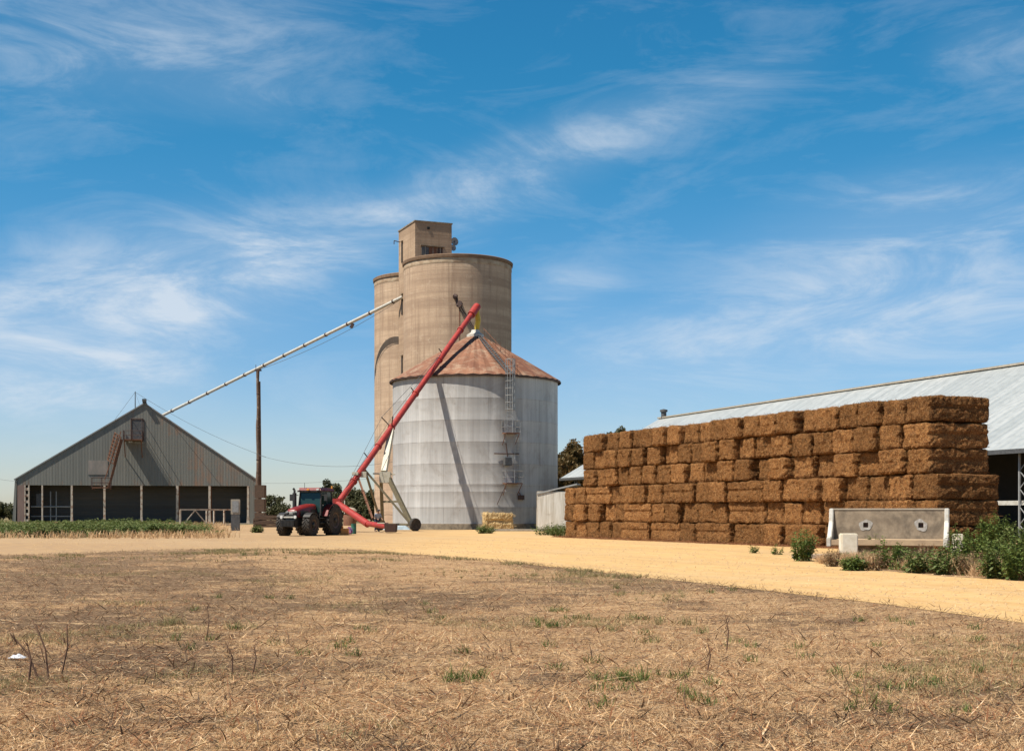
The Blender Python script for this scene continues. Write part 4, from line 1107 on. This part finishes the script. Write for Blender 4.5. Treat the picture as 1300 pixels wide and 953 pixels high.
# yellow bale by silo
yb=bale_mesh(40,M['straw'],2.35,1.3,1.25,.10,900,.28)
o=bpy.data.objects.new('yellow_straw_bale',yb); col.objects.link(o); g=G(632,673.2); o.location=(g.x,g.y,.74); o.rotation_euler=(0,R(1.5),R(14)); o.scale=(1,1,1.12)
tag(o,'single pale yellow straw bale coming loose in front of the steel silo','bale')

# ------------------------------------------------------------------ concrete trough panel
def trough():
    d=44.5; a=P(1053,650,d); b=P(1205,650,d-1.4); L=(Vector((b.x,b.y,0))-Vector((a.x,a.y,0))).length
    t=thing('concrete_feed_trough','long grey concrete trough panel with two ringed holes standing before the bale stack','trough',(a.x,a.y,0),math.atan2(b.y-a.y,b.x-a.x))
    z0,z1=.60,1.58
    # back panel with two square holes, slightly leaning
    hx=[L*.31,L*.77]; hs=.075; hz=1.08
    m=MB(); xs=[.12]+[v for h in hx for v in (h-hs,h+hs)]+[L-.12]
    for i in range(0,len(xs)-1):
        if i%2==0: m.boxr(xs[i],xs[i+1],0,.1,z0,z1)
        else: m.boxr(xs[i],xs[i+1],0,.1,z0,hz-hs); m.boxr(xs[i],xs[i+1],0,.1,hz+hs,z1)
    bp=m.build('back_panel',M['concgrey'],t)
    for h in hx:
        m=MB(); n_=22; vs=[];fs=[]
        for i in range(n_):
            an=2*math.pi*i/n_; c_,s_=math.cos(an),math.sin(an); k=hs*1.12/max(abs(c_),abs(s_)); ro=.19+.03*math.sin(2*an+h)+.015*math.sin(5*an)
            vs+= [(h+c_*k,-.012,hz+s_*k),(h+c_*ro,-.012,hz+s_*ro*1.05),(h+c_*k,.0-.001,hz+s_*k),(h+c_*ro,-.001,hz+s_*ro*1.05)]
        for i in range(n_):
            j=(i+1)%n_; fs+=[(i*4,j*4,j*4+1,i*4+1),(i*4+1,j*4+1,j*4+3,i*4+3),(i*4,i*4+2,j*4+2,j*4)]
        m.add(vs,fs).build('paint_ring',M['greywash'],bp)
        MB().boxr(h-hs+.001,h+hs-.001,.07,.12,hz-hs+.001,hz+hs-.001).build('hole_back',M['rustdark'],bp)
    MB().boxr(.1,L-.1,-.02,.14,z1+.002,z1+.05).build('top_edge',M['slab'],t)
    MB().prismx([(-.62,.42),(.1,.42),(.1,z0+.05),(-.0,z0+.03),(-.55,.56),(-.62,.62)],.12,L-.12).build('floor_ledge',M['tan'],t,bevel=.015)
    for x in (0,L-.14):
        m=MB(); m.prismx([(-.66,.38),(.16,.38),(.16,z1+.05),(-.06,z1+.05),(-.14,1.2),(-.5,.72),(-.66,.66)],x,x+.14); m.build('end_wall',M['white'],t,bevel=.02)
    MB().boxr(.5,L-.5,-.3,.1,0,.416).build('footing',M['concgrey'],t)
trough()
for px,w_,lab in ((1077,.52,'white painted concrete block under the left end of the trough'),(1216,.26,'narrow white block at the right end of the trough')):
    g=P(px,650,42.6 if px<1100 else 41.6); o=MB().box((0,0,.42),(w_,.4,.82)).build('white_block',M['blockwhite'],bevel=.03); o.location=(g.x,g.y,0); tag(o,lab,'block','white blocks propping the trough')
g=P(1040,650,43.5); o=MB().boxr(-.9,2.4,-.15,.15,.0,.14).build('timber_plank',M['woodpale']); o.location=(g.x,g.y,0.0); o.rotation_euler=(0,R(-1),R(12)); tag(o,'pale timber plank lying at the foot of the trough left end','plank')

# ------------------------------------------------------------------ auger
E=Vector((-13.45,103,2.1)); T=Vector((-3.34,123.6,20.3)); AD=(T-E).normalized()
aug=thing('grain_auger','long red grain auger leaning over the steel silo roof on wheeled frame','auger',(E.x,E.y,0))
def ap(u): return E.lerp(T,u)
m=MB(); m.tube(E-AD*.1,T,.245,n=18)
main=m.build('main_tube',M['red'],aug,world=True,smooth=40)
m=MB()
for u in (.1,.26,.349,.52,.7,.87): MB().tube(ap(u)-AD*.08,ap(u)+AD*.08,.31,n=18).build('flange',M['red'],main,world=True,smooth=40)
m=MB(); m.tube(ap(.96),T+AD*.35,.36,n=16); m.build('head',M['red'],main,world=True,smooth=40)
m=MB(); q=T+Vector((.1,0,-.2)); m.poly([q,q+Vector((.1,.02,-.9)),q+Vector((.0,.05,-1.75))],0,14,[.22,.27,.22]); m.build('spout',M['yellow'],aug,world=True,smooth=50)
# truss rails above the tube, stays
upv=AD.cross(Vector((AD.y,-AD.x,0)).normalized()); upv = upv if upv.z>0 else -upv
sdv=AD.cross(upv).normalized()
m=MB()
for u,k in ((.349,1),(.349,-1),(.52,-1),(.73,-1),(.2,-1)):
    b=ap(u); tip=b+upv*1.15*(.95 if u==.349 else .55)+sdv*k*.55*(1 if u==.349 else .4); m.tube(b,tip,.05,n=6)
m.build('stay_arm',M['rustdark'],aug,world=True)
m=MB(); a_=ap(.349)+upv*1.09+sdv*.5; b_=ap(.349)+upv*1.09-sdv*.5
for s_ in (a_,b_):
    m.tube(s_,ap(.72)+upv*.25,.018,n=4); m.tube(s_,ap(.06)+upv*.25,.018,n=4)
m.build('stay_cable',M['greydark'],aug,world=True)
# swing tube
K=P(467,668.5,99); H=P(499,674.0,95.5); K.z=.62; H.z=.42
m=MB(); m.tube(E+Vector((-.05,0,.12)),K,.26,n=16); sw=m.build('swing_tube',M['red'],aug,world=True,smooth=40)
m=MB(); m.tube(K+(K-E).normalized()*-.15,H,.2,n=14); m.build('low_tube',M['red'],aug,world=True,smooth=40)
m=MB(); 
for c_ in (E,): m.box(c_+Vector((-.0,-.05,.08)),(.75,.7,.75))
m.build('gearbox',M['red'],aug,world=True,bevel=.08)
m=MB(); hc=H+Vector((-.25,0,0)); m.box((hc.x+.1,hc.y,.38),(.8,.9,.6),None,1.12); hp=m.build('hopper',M['rustdark'],aug,world=True,bevel=.04)
m=MB(); dK=(H-K).normalized(); m.box(K.lerp(H,.6)+Vector((0,0,.22)),(1.2,.3,.07),Matrix.Rotation(math.atan2(dK.y,dK.x),3,'Z')); m.build('guard',M['slab'],hp,world=True)
# wheels
def small_wheel(c,r=.52,w=.28,ax=Vector((1,0,0)),parent=aug):
    rotm=Vector((1,0,0)).rotation_difference(ax).to_matrix()
    def L_(prof,n=24):
        mb=MB().lathe(prof,n=n,axis='x'); mb.v=[tuple(rotm@Vector(v)+Vector(c)) for v in mb.v]; return mb
    t=L_([(r*.62,-w*.38),(r*.9,-w*.5),(r,-w*.32),(r,w*.32),(r*.9,w*.5),(r*.62,w*.38)]).build('wheel',M['rubber'],parent,world=True,smooth=40)
    L_([(r*.1,-w*.36),(r*.62,-w*.3),(r*.62,w*.3),(r*.1,w*.36)]).build('rim',M['rim'],t,world=True,smooth=40)
WR=P(527,650,106.3); WR.z=.52; WL=Vector((-10.9,110.2,.52)); axd=(WR-WL).normalized()
small_wheel(WR,.52,.3,axd); small_wheel(WL,.52,.3,axd)
piv=ap(.349); Mx=P(487.5,601,107.5)
m=MB(); m.beam(piv+Vector((0,0,-.2)),Mx+Vector((0,0,.1)),.42,.5); m.build('lift_arm',M['cream'],aug,world=True)
m=MB(); m.box(Mx+Vector((.1,0,-.3)),(.9,.4,.9)); m.tube(Mx+Vector((-.9,-.1,.0)),Mx+Vector((.9,.1,-.05)),.07,n=6); m.build('pivot_bracket',M['cream'],aug,world=True,bevel=.04)
m=MB(); m.beam(Mx+Vector((.35,0,-.3)),WR+Vector((-.3,0,.05)),.26,.34); m.beam(Mx+Vector((-.25,.1,-.3)),WL+Vector((.25,0,.05)),.26,.36)
m.beam(Mx.lerp(WR,.55)+Vector((.0,0,0)),Mx.lerp(WL,.55),.16,.16); m.beam(WL+Vector((.2,0,0)),WR+Vector((-.2,0,0)),.16,.18)
m.build('axle_frame',M['olive'],aug,world=True)
st_=ap(.165)
m=MB(); m.beam(st_+Vector((.1,0,-.25)),WR+Vector((-.45,0,.15)),.14,.16); m.beam(st_+Vector((.1,0,-.25)),WL+Vector((.1,0,.15)),.14,.16); m.build('track_strut',M['olive'],aug,world=True)
m=MB(); q0=ap(.13)+Vector((0,0,-.25)); q1=P(473,658,100); m.beam(q0,q1,.12,.14); 
for k in (.35,.6,.85): m.box(q0.lerp(q1,k),(.22,.22,.22))
m.build('swing_strut',M['rust'],aug,world=True)
m=MB(); c_=ap(.15); m.box(c_+Vector((.2,-.25,-.35)),(.5,.3,.45)); m.box(ap(.12)+upv*.32,(.5,.3,.25)); m.build('winch',M['cream'],aug,world=True,bevel=.03)

# ------------------------------------------------------------------ tractor
TR=thing('red_tractor','red farm tractor with dark cab parked nose towards the left before the auger','tractor',(-13.1,86.3,0),R(-20))
def tyre(name,c,r,w,nl,rimr):
    mb=MB().lathe([(rimr,-w*.36),(rimr*1.08,-w*.44),(r*.86,-w*.5),(r*.95,-w*.46),(r*.955,0),(r*.95,w*.46),(r*.86,w*.5),(rimr*1.08,w*.44),(rimr,w*.36)],n=44,axis='x')
    wheel=MB(); wheel.v=[tuple(Vector(v)+Vector(c)) for v in mb.v]; wheel.f=mb.f
    for i in range(nl):
        for side in (-1,1):
            a=2*math.pi*(i+(.5 if side>0 else 0))/nl
            for k in range(3):   # each lug is three short angled blocks
                aa=a+side*0+ (k-1)*.11; x0=side*w*(.08+.14*k)+0
                cc=Vector((side*w*(.09+.15*k),math.cos(aa)*(r-.03),math.sin(aa)*(r-.03)))
                rt=Matrix.Rotation(aa,3,'X'); 
                wheel.box(Vector(c)+cc,(w*.18,.085,.065),None) if False else wheel.box(Vector(c)+cc,(w*.2,.10,.12),rt)
    o=wheel.build(name,M['rubber'],TR,smooth=30)
    s_=1 if c[0]>0 else -1
    rm=MB(); 
    q=MB().lathe([(.02,-.06),(rimr*.35,-.08),(rimr*.4,.0),(rimr*.8,.04),(rimr*.86,.1),(rimr*1.0,.13),(rimr*1.02,.10)],n=28,axis='x',cap=False)
    rm.v=[(c[0]+s_*(v[0]+w*.22),c[1]+v[1],c[2]+v[2]) for v in q.v]; rm.f=q.f
    ro=rm.build('rim',M['rim'],o,smooth=30)
    hb=MB().lathe([(.16,-.1),(.16,.12),(.1,.18),(0,.18)],n=12,axis='x'); hm=MB(); hm.v=[(c[0]+s_*(v[0]+w*.22),c[1]+v[1],c[2]+v[2]) for v in hb.v]; hm.f=hb.f
    hm.build('hub',M['black'],o,smooth=30)
for s_ in (-1,1):
    tyre('front_wheel',(s_*.93,-1.45,.69),.69,.50,18,.36)
    tyre('rear_wheel',(s_*.98,1.35,.98),.98,.62,22,.5)
m=MB(); m.boxr(-.32,.32,-2.1,1.7,.62,1.25); m.boxr(-.55,.55,.7,1.9,.6,1.3); m.build('chassis',M['black'],TR,bevel=.05)
m=MB(); m.boxr(-.75,.75,-1.6,-1.32,.55,.78); m.tube((-.8,-1.45,.69),(.8,-1.45,.69),.1,n=8); m.tube((-.9,1.35,.98),(.9,1.35,.98),.17,n=10); m.build('axle',M['black'],TR)
hood=MB(); hw0,hw1=.38,.47
def hoodsec(y,w_,zt,zb,rr=.16):
    return [Vector((-w_,y,zb)),Vector((-w_*1.02,y,zt-rr)),Vector((-w_+rr*.5,y,zt-rr*.25)),Vector((-w_*.45,y,zt)),Vector((w_*.45,y,zt)),Vector((w_-rr*.5,y,zt-rr*.25)),Vector((w_*1.02,y,zt-rr)),Vector((w_,y,zb))]
secs=[hoodsec(-2.28,.33,1.58,1.35),hoodsec(-2.1,.38,1.74,1.2),hoodsec(-1.4,.43,1.86,1.15),hoodsec(-.6,.47,1.98,1.15),hoodsec(.05,.5,2.05,1.15)]
vs=[v for s in secs for v in s]; n8=8
fs=[(i*n8+j,i*n8+(j+1)%n8,(i+1)*n8+(j+1)%n8,(i+1)*n8+j) for i in range(4) for j in range(n8)]+[tuple(range(8)),tuple(range(39,31,-1))]
hood.add(vs,fs); ho=hood.build('hood',M['redtractor'],TR,smooth=50)
for s_ in (-1,1):
    MB().boxr(min(s_*.44,s_*.485),max(s_*.44,s_*.485),-1.9,-.9,1.22,1.58).build('side_grille',M['black'],ho,bevel=.015)
    MB().boxr(min(s_*.475,s_*.515),max(s_*.475,s_*.515),-.6,0.0,1.2,1.7).build('side_panel',M['black'],ho,bevel=.015)
m=MB(); m.prismx([(-2.36,.98),(-2.02,.98),(-2.02,1.6),(-2.24,1.6),(-2.36,1.42)],-.36,.36); m.build('front_grille',M['black'],ho,bevel=.03)
for s_ in (-1,1):
    MB().box((s_*.24,-2.37,1.5),(.2,.06,.13),Matrix.Rotation(R(-25),3,'X')).build('headlight',M['greydark'],ho,bevel=.02)
m=MB(); m.boxr(-.42,.28,-2.52,-2.4,1.14,1.24); m.build('light_bar',M['white'],TR,bevel=.015)
MB().lathe([(0,-.05),(.11,-.05),(.12,.02),(.05,.06)],n=14).build('x',M['lamp']) if False else None
for x in (.42,-.55):
    mb=MB(); mb.tube((x,-2.5,1.2),(x,-2.56,1.2),.10,n=14); mb.build('work_lamp',M['lamp'],TR,smooth=40)
m=MB(); m.boxr(-.5,.5,-2.72,-2.28,.58,1.02)
for i in range(10): m.boxr(-.5+i*.1+.005,-.5+i*.1+.085,-2.84,-2.72,.6,1.0)
m.build('front_weights',M['black'],TR,bevel=.02)
m=MB(); m.boxr(-.3,.3,-2.3,-2.05,.62,1.15); m.build('front_hitch',M['black'],TR)
# cab
cy0,cy1=.05,1.75; cw=.82
cab=thing('cab',None,None); cab.parent=TR
bpy.data.objects.remove(cab)
m=MB(); m.boxr(-cw+.05,cw-.05,cy0+.05,cy1-.05,1.25,1.55); cabo=m.build('cab',M['black'],TR,bevel=.03)
# pillars
m=MB(); tw_=.74
def pil(x,y,x2,y2,w_=.075): m.beam((x,y,1.3),(x2,y2,2.84),w_,w_)
for s_ in (-1,1):
    pil(s_*cw,cy0+.02,s_*tw_,cy0+.2); pil(s_*cw,.95,s_*tw_,.98,.06); pil(s_*cw,cy1,s_*tw_,cy1-.1,.09)
m.build('pillar',M['black'],cabo)
def pane(name,a,b,c,d,t=.015):
    a,b,c,d=[Vector(q) for q in (a,b,c,d)]; n_=(b-a).cross(d-a).normalized()*t
    MB().add([a,b,c,d,a+n_,b+n_,c+n_,d+n_],[(0,1,2,3),(7,6,5,4),(0,4,5,1),(1,5,6,2),(2,6,7,3),(3,7,4,0)]).build(name,M['glass'],cabo)
pane('windscreen',(-cw+.05,cy0+.03,1.5),(cw-.05,cy0+.03,1.5),(tw_-.05,cy0+.2,2.82),(-tw_+.05,cy0+.2,2.82))
pane('rear_window',(-cw+.06,cy1-.02,1.5),(cw-.06,cy1-.02,1.5),(tw_-.05,cy1-.12,2.82),(-tw_+.05,cy1-.12,2.82))
for s_ in (-1,1):
    pane('door_glass',(s_*(cw-.005),cy0+.1,1.2),(s_*(cw-.005),.9,1.2),(s_*(tw_-.005),.93,2.82),(s_*(tw_-.005),cy0+.25,2.82))
    pane('side_window',(s_*(cw-.005),1.0,1.55),(s_*(cw-.005),cy1-.06,1.55),(s_*(tw_-.005),cy1-.14,2.82),(s_*(tw_-.005),1.03,2.82))
m=MB(); m.box((0,.95,2.97),(1.78,2.05,.24),None,.9); rfo=m.build('cab_roof',M['redtractor'],cabo,bevel=.07)
m=MB(); m.box((0,.95,2.845),(1.68,1.95,.06)); m.build('roof_lining',M['black'],cabo)
for x in (-.7,.0,.7):
    MB().box((x,-.1,2.96),(.2,.07,.11)).build('roof_lamp',M['lamp'] if x else M['amber'],cabo,bevel=.02)
MB().tube((.78,1.7,3.05),(.78,1.7,3.22),.06,n=10).build('beacon',M['amber'],cabo)
MB().box((.84,.35,1.95),(.03,.12,.05)).build('door_handle',M['lamp'],cabo)
MB().box((0,1.1,1.75),(.55,.55,.8)).build('seat',M['black'],cabo,bevel=.08)
MB().tube((0,.45,1.5),(0,.6,1.95),.03,n=6).lathe([(.19,1.93),(.22,1.95),(.19,1.97)],n=16,c=(0,.6,0),cap=False).build('steering_wheel',M['black'],cabo)
# rear fenders
for s_ in (-1,1):
    pts=[]; 
    for i in range(9):
        a=R(20+i*17.5); pts.append((1.35-math.cos(a)*1.12*-1*-1,0.98+math.sin(a)*1.10))
    outer=[(1.35-math.cos(R(15+i*18))*1.13,.98+math.sin(R(15+i*18))*1.10) for i in range(8)]
    inner=[(1.35-math.cos(R(15+i*18))*1.07,.98+math.sin(R(15+i*18))*1.04) for i in range(8)][::-1]
    x0,x1=sorted((s_*.62,s_*1.2)); MB().prismx(outer+inner,x0,x1).build('rear_fender',M['redtractor'],TR)
    x0,x1=sorted((s_*.70,s_*1.18)); o_=[(-1.45-math.cos(R(40+i*16))*.80,.69+math.sin(R(40+i*16))*.80) for i in range(7)]; i_=[(-1.45-math.cos(R(40+i*16))*.77,.69+math.sin(R(40+i*16))*.77) for i in range(7)][::-1]
    MB().prismx(o_+i_,x0,x1).build('front_fender',M['black'],TR)
    m=MB()
    for z in (.5,.8,1.1): m.boxr(min(s_*.75,s_*1.02),max(s_*.75,s_*1.02),.0,.42,z,z+.04)
    m.boxr(min(s_*.75,s_*.8),max(s_*.75,s_*.8),.0,.04,.5,1.3); m.boxr(min(s_*.75,s_*.8),max(s_*.75,s_*.8),.38,.42,.5,1.3); m.build('step',M['black'],TR)
    m=MB(); m.boxr(min(s_*.4,s_*.8),max(s_*.4,s_*.8),-.2,.75,.55,1.05); m.build('fuel_tank',M['black'],TR,bevel=.06)
    m=MB(); m.tube((s_*.8,.1,2.6),(s_*1.22,-.05,2.6),.02,n=5); m.box((s_*1.25,-.05,2.45),(.2,.06,.42)); m.build('mirror',M['black'],cabo)
ex=MB(); ex.poly([(-.6,-.1,1.3),(-.98,-.1,1.75)],.06,8); ex.poly([(-.98,-.1,1.6),(-.98,-.1,2.75)],.135,12); ex.poly([(-.98,-.1,2.7),(-.98,-.1,2.95),(-1.06,-.15,3.05)],.075,8); ex.build('exhaust',M['black'],TR,smooth=50)
MB().tube((-.3,-.0,3.05),(-.3,-.0,3.4),.015,n=5).build('aerial',M['black'],cabo)
m=MB(); m.tube((0,1.7,.75),(0,3.3,.8),.07,n=8); m.boxr(-.35,.35,1.8,2.1,.5,1.1); m.tube((-.3,1.9,.8),(-.35,2.6,.6),.05,n=6); m.tube((.3,1.9,.8),(.35,2.6,.6),.05,n=6); m.build('rear_hitch',M['black'],TR)

# small things by the auger
g=G(449,677.5); o=MB().lathe([(.0,0),(.28,0),(.3,.03),(.29,.45),(.31,.48),(.29,.52),(.29,.95),(.3,1.0),(.0,.98)],n=20,cap=False).build('green_drum',M['greenp'],smooth=30); o.location=g; o.scale=(.62,.62,.72); tag(o,'dark green drum standing under the auger swing tube','drum')
g=G(437,679); o=MB().box((0,0,.22),(.6,.4,.44)).tube((-.12,0,.42),(-.12,0,.6),.07,n=8).build('orange_jerry_can',M['orange'],bevel=.05); o.location=g; tag(o,'orange fuel container on the sand behind the tractor','container')
g=G(443.5,678); o=MB().box((0,0,.26),(.5,.45,.52),None,.75).build('cloth_bag',M['bluep'],bevel=.1); o.location=g; tag(o,'blue and pink cloth bag between orange container and green drum','bag')
g=G(437.5,665.5); t=thing('white_post','thin white post with crossbar standing far behind the auger elbow','post',g); hh=1.5+15/F*g.y+.0
MB().tube((0,0,-.05),(0,0,hh),.07,n=6).build('upright',M['white'],t); MB().tube((-.65,0,hh*.62),(.65,0,hh*.62),.05,n=6).build('crossbar',M['white'],t)
g=G(444,667.0); t=thing('round_tank','small tan domed tank behind the auger swing tube','tank',g)
MB().lathe([(.72,0),(.72,1.1),(.5,1.5),(.5,1.55)],n=24).build('body',M['rust'],t,smooth=30); MB().lathe([(.85,1.55),(.8,1.75),(.5,1.98),(0,2.08)],n=24,cap=False).build('dome',M['slab'],t,smooth=50)
# tarpaulin on the ground
vs=[];fs=[]
for j in range(8):
    for i in range(20):
        x=-1.2+i*.126; y=-.35+j*.1; e=math.sin(math.pi*j/7)*math.sin(math.pi*i/19)
        vs.append((x,y,.02+.52*e**.7+.05*mnoise.noise(Vector((x*4,y*5,2)))*(e>0)))
fs=[(j*20+i,j*20+i+1,(j+1)*20+i+1,(j+1)*20+i) for j in range(7) for i in range(19)]
g=G(503,672.4); o=raw('tarpaulin',vs,fs,M['tarp'],loc=(g.x,g.y,0),smooth=False); tag(o,'pale blue tarpaulin bundle lying between auger hopper and wheel','tarpaulin')

# ------------------------------------------------------------------ person
def person():
    g=P(478.5,650,103); g.z=0; h=1.70
    t=thing('person','person in pale blue shirt, jeans and dark cap stooping behind the auger hopper','person',(g.x,g.y,0),R(35))
    # facing local -y (turned), slightly bent forward
    J={'pel':(0,0,.93),'sp':(0,-.06,1.15),'ch':(0,-.15,1.34),'nk':(0,-.20,1.46),'hd':(0,-.25,1.56),'ht':(0,-.26,1.64),
       'hl':(.10,0,.88),'kl':(.12,-.08,.48),'al':(.13,.03,.08),'tl':(.13,-.16,.04),
       'hr':(-.10,0,.88),'kr':(-.12,-.04,.48),'ar':(-.14,.06,.08),'tr':(-.14,-.13,.04),
       'sl':(.19,-.15,1.37),'el':(.26,-.22,1.10),'wl':(.22,-.42,.98),'hal':(.20,-.49,.96),
       'sr':(-.19,-.15,1.37),'er':(-.27,-.20,1.10),'wr':(-.20,-.40,.99),'har':(-.17,-.47,.97)}
    Rr={'pel':.145,'sp':.135,'ch':.155,'nk':.06,'hd':.085,'ht':.075,'hl':.095,'kl':.065,'al':.045,'tl':.04,'hr':.095,'kr':.065,'ar':.045,'tr':.04,
        'sl':.065,'el':.045,'wl':.03,'hal':.035,'sr':.065,'er':.045,'wr':.03,'har':.035}
    Ed=[('pel','sp'),('sp','ch'),('ch','nk'),('nk','hd'),('hd','ht'),('pel','hl'),('hl','kl'),('kl','al'),('al','tl'),('pel','hr'),('hr','kr'),('kr','ar'),('ar','tr'),
        ('ch','sl'),('sl','el'),('el','wl'),('wl','hal'),('ch','sr'),('sr','er'),('er','wr'),('wr','har')]
    def skin(name,keys,edges,scale,mat,fingers=False):
        ks=list(keys); vs=[J[k] for k in ks]; rad=[Rr[k]*scale for k in ks]; es=[(ks.index(a),ks.index(b)) for a,b in edges]
        if fingers:
            for hk,sx in (('hal',1),('har',-1)):
                base=ks.index(hk); hp=Vector(J[hk])
                for q in range(5):
                    d=Vector(((q-2)*.016*1.0,-.05-.008*(2-abs(q-2)),-.03)) if q<4 else Vector((-sx*.04,-.02,.0))
                    o0=len(vs); vs.append(tuple(hp+d*.9)); rad.append(.009); vs.append(tuple(hp+d*1.5+Vector((0,0,-.02)))); rad.append(.008); es+=[(base,o0),(o0,o0+1)]
        me=bpy.data.meshes.new(name); me.from_pydata(vs,es,[]); me.update(); o=bpy.data.objects.new(name,me); col.objects.link(o); o.parent=t
        md=o.modifiers.new('s','SKIN'); md.use_smooth_shade=True
        for i,r in enumerate(rad): me.skin_vertices[0].data[i].radius=(r,r*.85)
        me.skin_vertices[0].data[0].use_root=True
        ms=o.modifiers.new('u','SUBSURF'); ms.levels=1; ms.render_levels=2
        me.materials.append(mat); return o
    body=skin('body',J.keys(),Ed,1.08,M['skin'],True)
    skin('shirt',['pel','sp','ch','sl','el','sr','er'],[('pel','sp'),('sp','ch'),('ch','sl'),('sl','el'),('ch','sr'),('sr','er')],1.4,M['shirt'])
    skin('jeans',['pel','hl','kl','al','hr','kr','ar'],[('pel','hl'),('hl','kl'),('kl','al'),('pel','hr'),('hr','kr'),('kr','ar')],1.35,M['jeans'])
    MB().lathe([(.115,1.60),(.115,1.66),(.09,1.71),(0,1.735)],n=16,c=(0,-.26,0)).box((0,-.39,1.615),(.15,.14,.02)).build('cap',M['cap'],t,smooth=50)
    MB().box((0,-.335,1.555),(.025,.03,.04)).box((.03,-.325,1.575),(.02,.01,.01)).box((-.03,-.325,1.575),(.02,.01,.01)).build('face',M['skin'],t,bevel=.004)
    for k in (1,-1): MB().box((k*.135,-.06,.04),(.1,.28,.09)).build('shoe',M['black'],t,bevel=.025)
person()

# ------------------------------------------------------------------ light, sky, camera
AZs=R(60); EL=R(59)
sv=Vector((-math.sin(AZs)*math.cos(EL),-math.cos(AZs)*math.cos(EL),math.sin(EL)))
ld=bpy.data.lights.new('sun','SUN'); ld.energy=5.0; ld.angle=R(.53); ld.color=(1,.93,.82)
lo=bpy.data.objects.new('sun',ld); col.objects.link(lo); lo.rotation_euler=(-sv).to_track_quat('-Z','Y').to_euler(); lo.location=(-30,-30,60)
W=bpy.data.worlds.new('World'); sc.world=W; W.use_nodes=True
n=N(W,True); bg=n.n['Background']; bg.inputs['Strength'].default_value=.05
sky=n.new('ShaderNodeTexSky'); sky.sky_type='NISHITA'; sky.sun_disc=False; sky.sun_elevation=EL; sky.sun_rotation=R(180+60)
sky.air_density=1.0; sky.dust_density=.3; sky.ozone_density=1.6; sky.altitude=200
gv=n.coord('Generated'); sx=n.new('ShaderNodeSeparateXYZ'); n.l.new(gv,sx.inputs[0]); x_,y_,z_=sx.outputs
az=n.math('ARCTAN2',x_,y_); rad=n.math('SQRT',n.math('ADD',n.math('MULTIPLY',x_,x_),n.math('MULTIPLY',y_,y_))); el=n.math('ARCTAN2',z_,rad)
cb=n.new('ShaderNodeCombineXYZ'); n.l.new(az,cb.inputs[0]); n.l.new(el,cb.inputs[1]); uv=cb.outputs[0]
def blob(px,py,wx,wy,deg,amt):
    u=math.atan((px-650)/F); v=math.atan((HZ-py)/math.hypot(F,px-650))
    m=n.new('ShaderNodeVectorMath'); m.operation='SUBTRACT'; n.l.new(uv,m.inputs[0]); m.inputs[1].default_value=(u,v,0)
    r_=n.mapping(m.outputs[0],(1,1,1),(0,0,0),(0,0,R(-deg))); s_=n.mapping(r_,(F/wx,F/wy,0))
    L=n.new('ShaderNodeVectorMath'); L.operation='LENGTH'; n.l.new(s_,L.inputs[0]); return n.rng(L.outputs['Value'],0,1,amt,0,True)
blobs=[blob(190,370,330,120,12,.98),blob(60,450,260,110,10,.7),blob(330,330,330,80,18,.6),blob(620,235,330,70,22,.55),blob(830,150,260,60,15,.35),blob(190,60,330,110,5,.55),blob(300,130,130,40,-8,.3),
       blob(1150,300,330,110,8,.75),blob(950,430,430,90,6,.75),blob(1270,400,300,90,0,.6),blob(720,365,110,35,5,.55),blob(120,490,200,70,0,.9),blob(1270,60,120,60,0,.3),blob(520,260,160,40,20,.3),
       blob(-500,400,600,150,5,.7),blob(1900,350,500,150,-5,.7)]
tot=blobs[0]
for b in blobs[1:]: tot=n.math('ADD',tot,b)
wisp=n.mapping(uv,(3.0,10,1),(0,0,0),(0,0,R(-14)))
w1=n.noise(wisp,1.9,9,.66,1.0); w2=n.noise(n.mapping(uv,(8,30,1),(3,0,0),(0,0,R(-22))),1.3,7,.65,.6)
dens=n.math('ADD',n.math('MULTIPLY',w1,.75),n.math('MULTIPLY',w2,.25))
veil=n.rng(dens,.37,.70,0,1,True)
c1=n.math('MULTIPLY',n.math('MINIMUM',tot,1.0),n.math('ADD',n.math('MULTIPLY',veil,.8),.22))
amb=n.math('MULTIPLY',n.rng(dens,.48,.74),.24)
cm=n.math('ADD',c1,amb,clamp=True); cm=n.math('MULTIPLY',cm,.80)
hs=n.new('ShaderNodeHueSaturation'); hs.inputs['Saturation'].default_value=1.25; hs.inputs['Value'].default_value=1.0; n.l.new(sky.outputs[0],hs.inputs['Color'])
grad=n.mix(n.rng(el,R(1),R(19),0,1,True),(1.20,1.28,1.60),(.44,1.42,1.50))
grad=n.mix(n.rng(el,R(24),R(50),0,1,True),grad,(.36,.58,.70))  # unseen sky overhead darkened to lessen fill on shaded sides
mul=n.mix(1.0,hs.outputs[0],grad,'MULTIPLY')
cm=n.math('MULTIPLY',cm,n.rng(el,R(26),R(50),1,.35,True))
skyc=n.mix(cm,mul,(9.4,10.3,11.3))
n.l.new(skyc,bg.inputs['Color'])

cam=bpy.data.cameras.new('camera'); co=bpy.data.objects.new('camera',cam); col.objects.link(co); sc.camera=co
co.location=(0,0,CAMH); co.rotation_euler=(R(90),0,0); cam.sensor_width=36; cam.lens=F/1300*36; cam.shift_y=(HZ-476.5)/1300; cam.clip_end=12000; cam.clip_start=.1
sc.view_settings.view_transform='Standard'; sc.view_settings.look='None'; sc.view_settings.exposure=.62; sc.view_settings.gamma=1
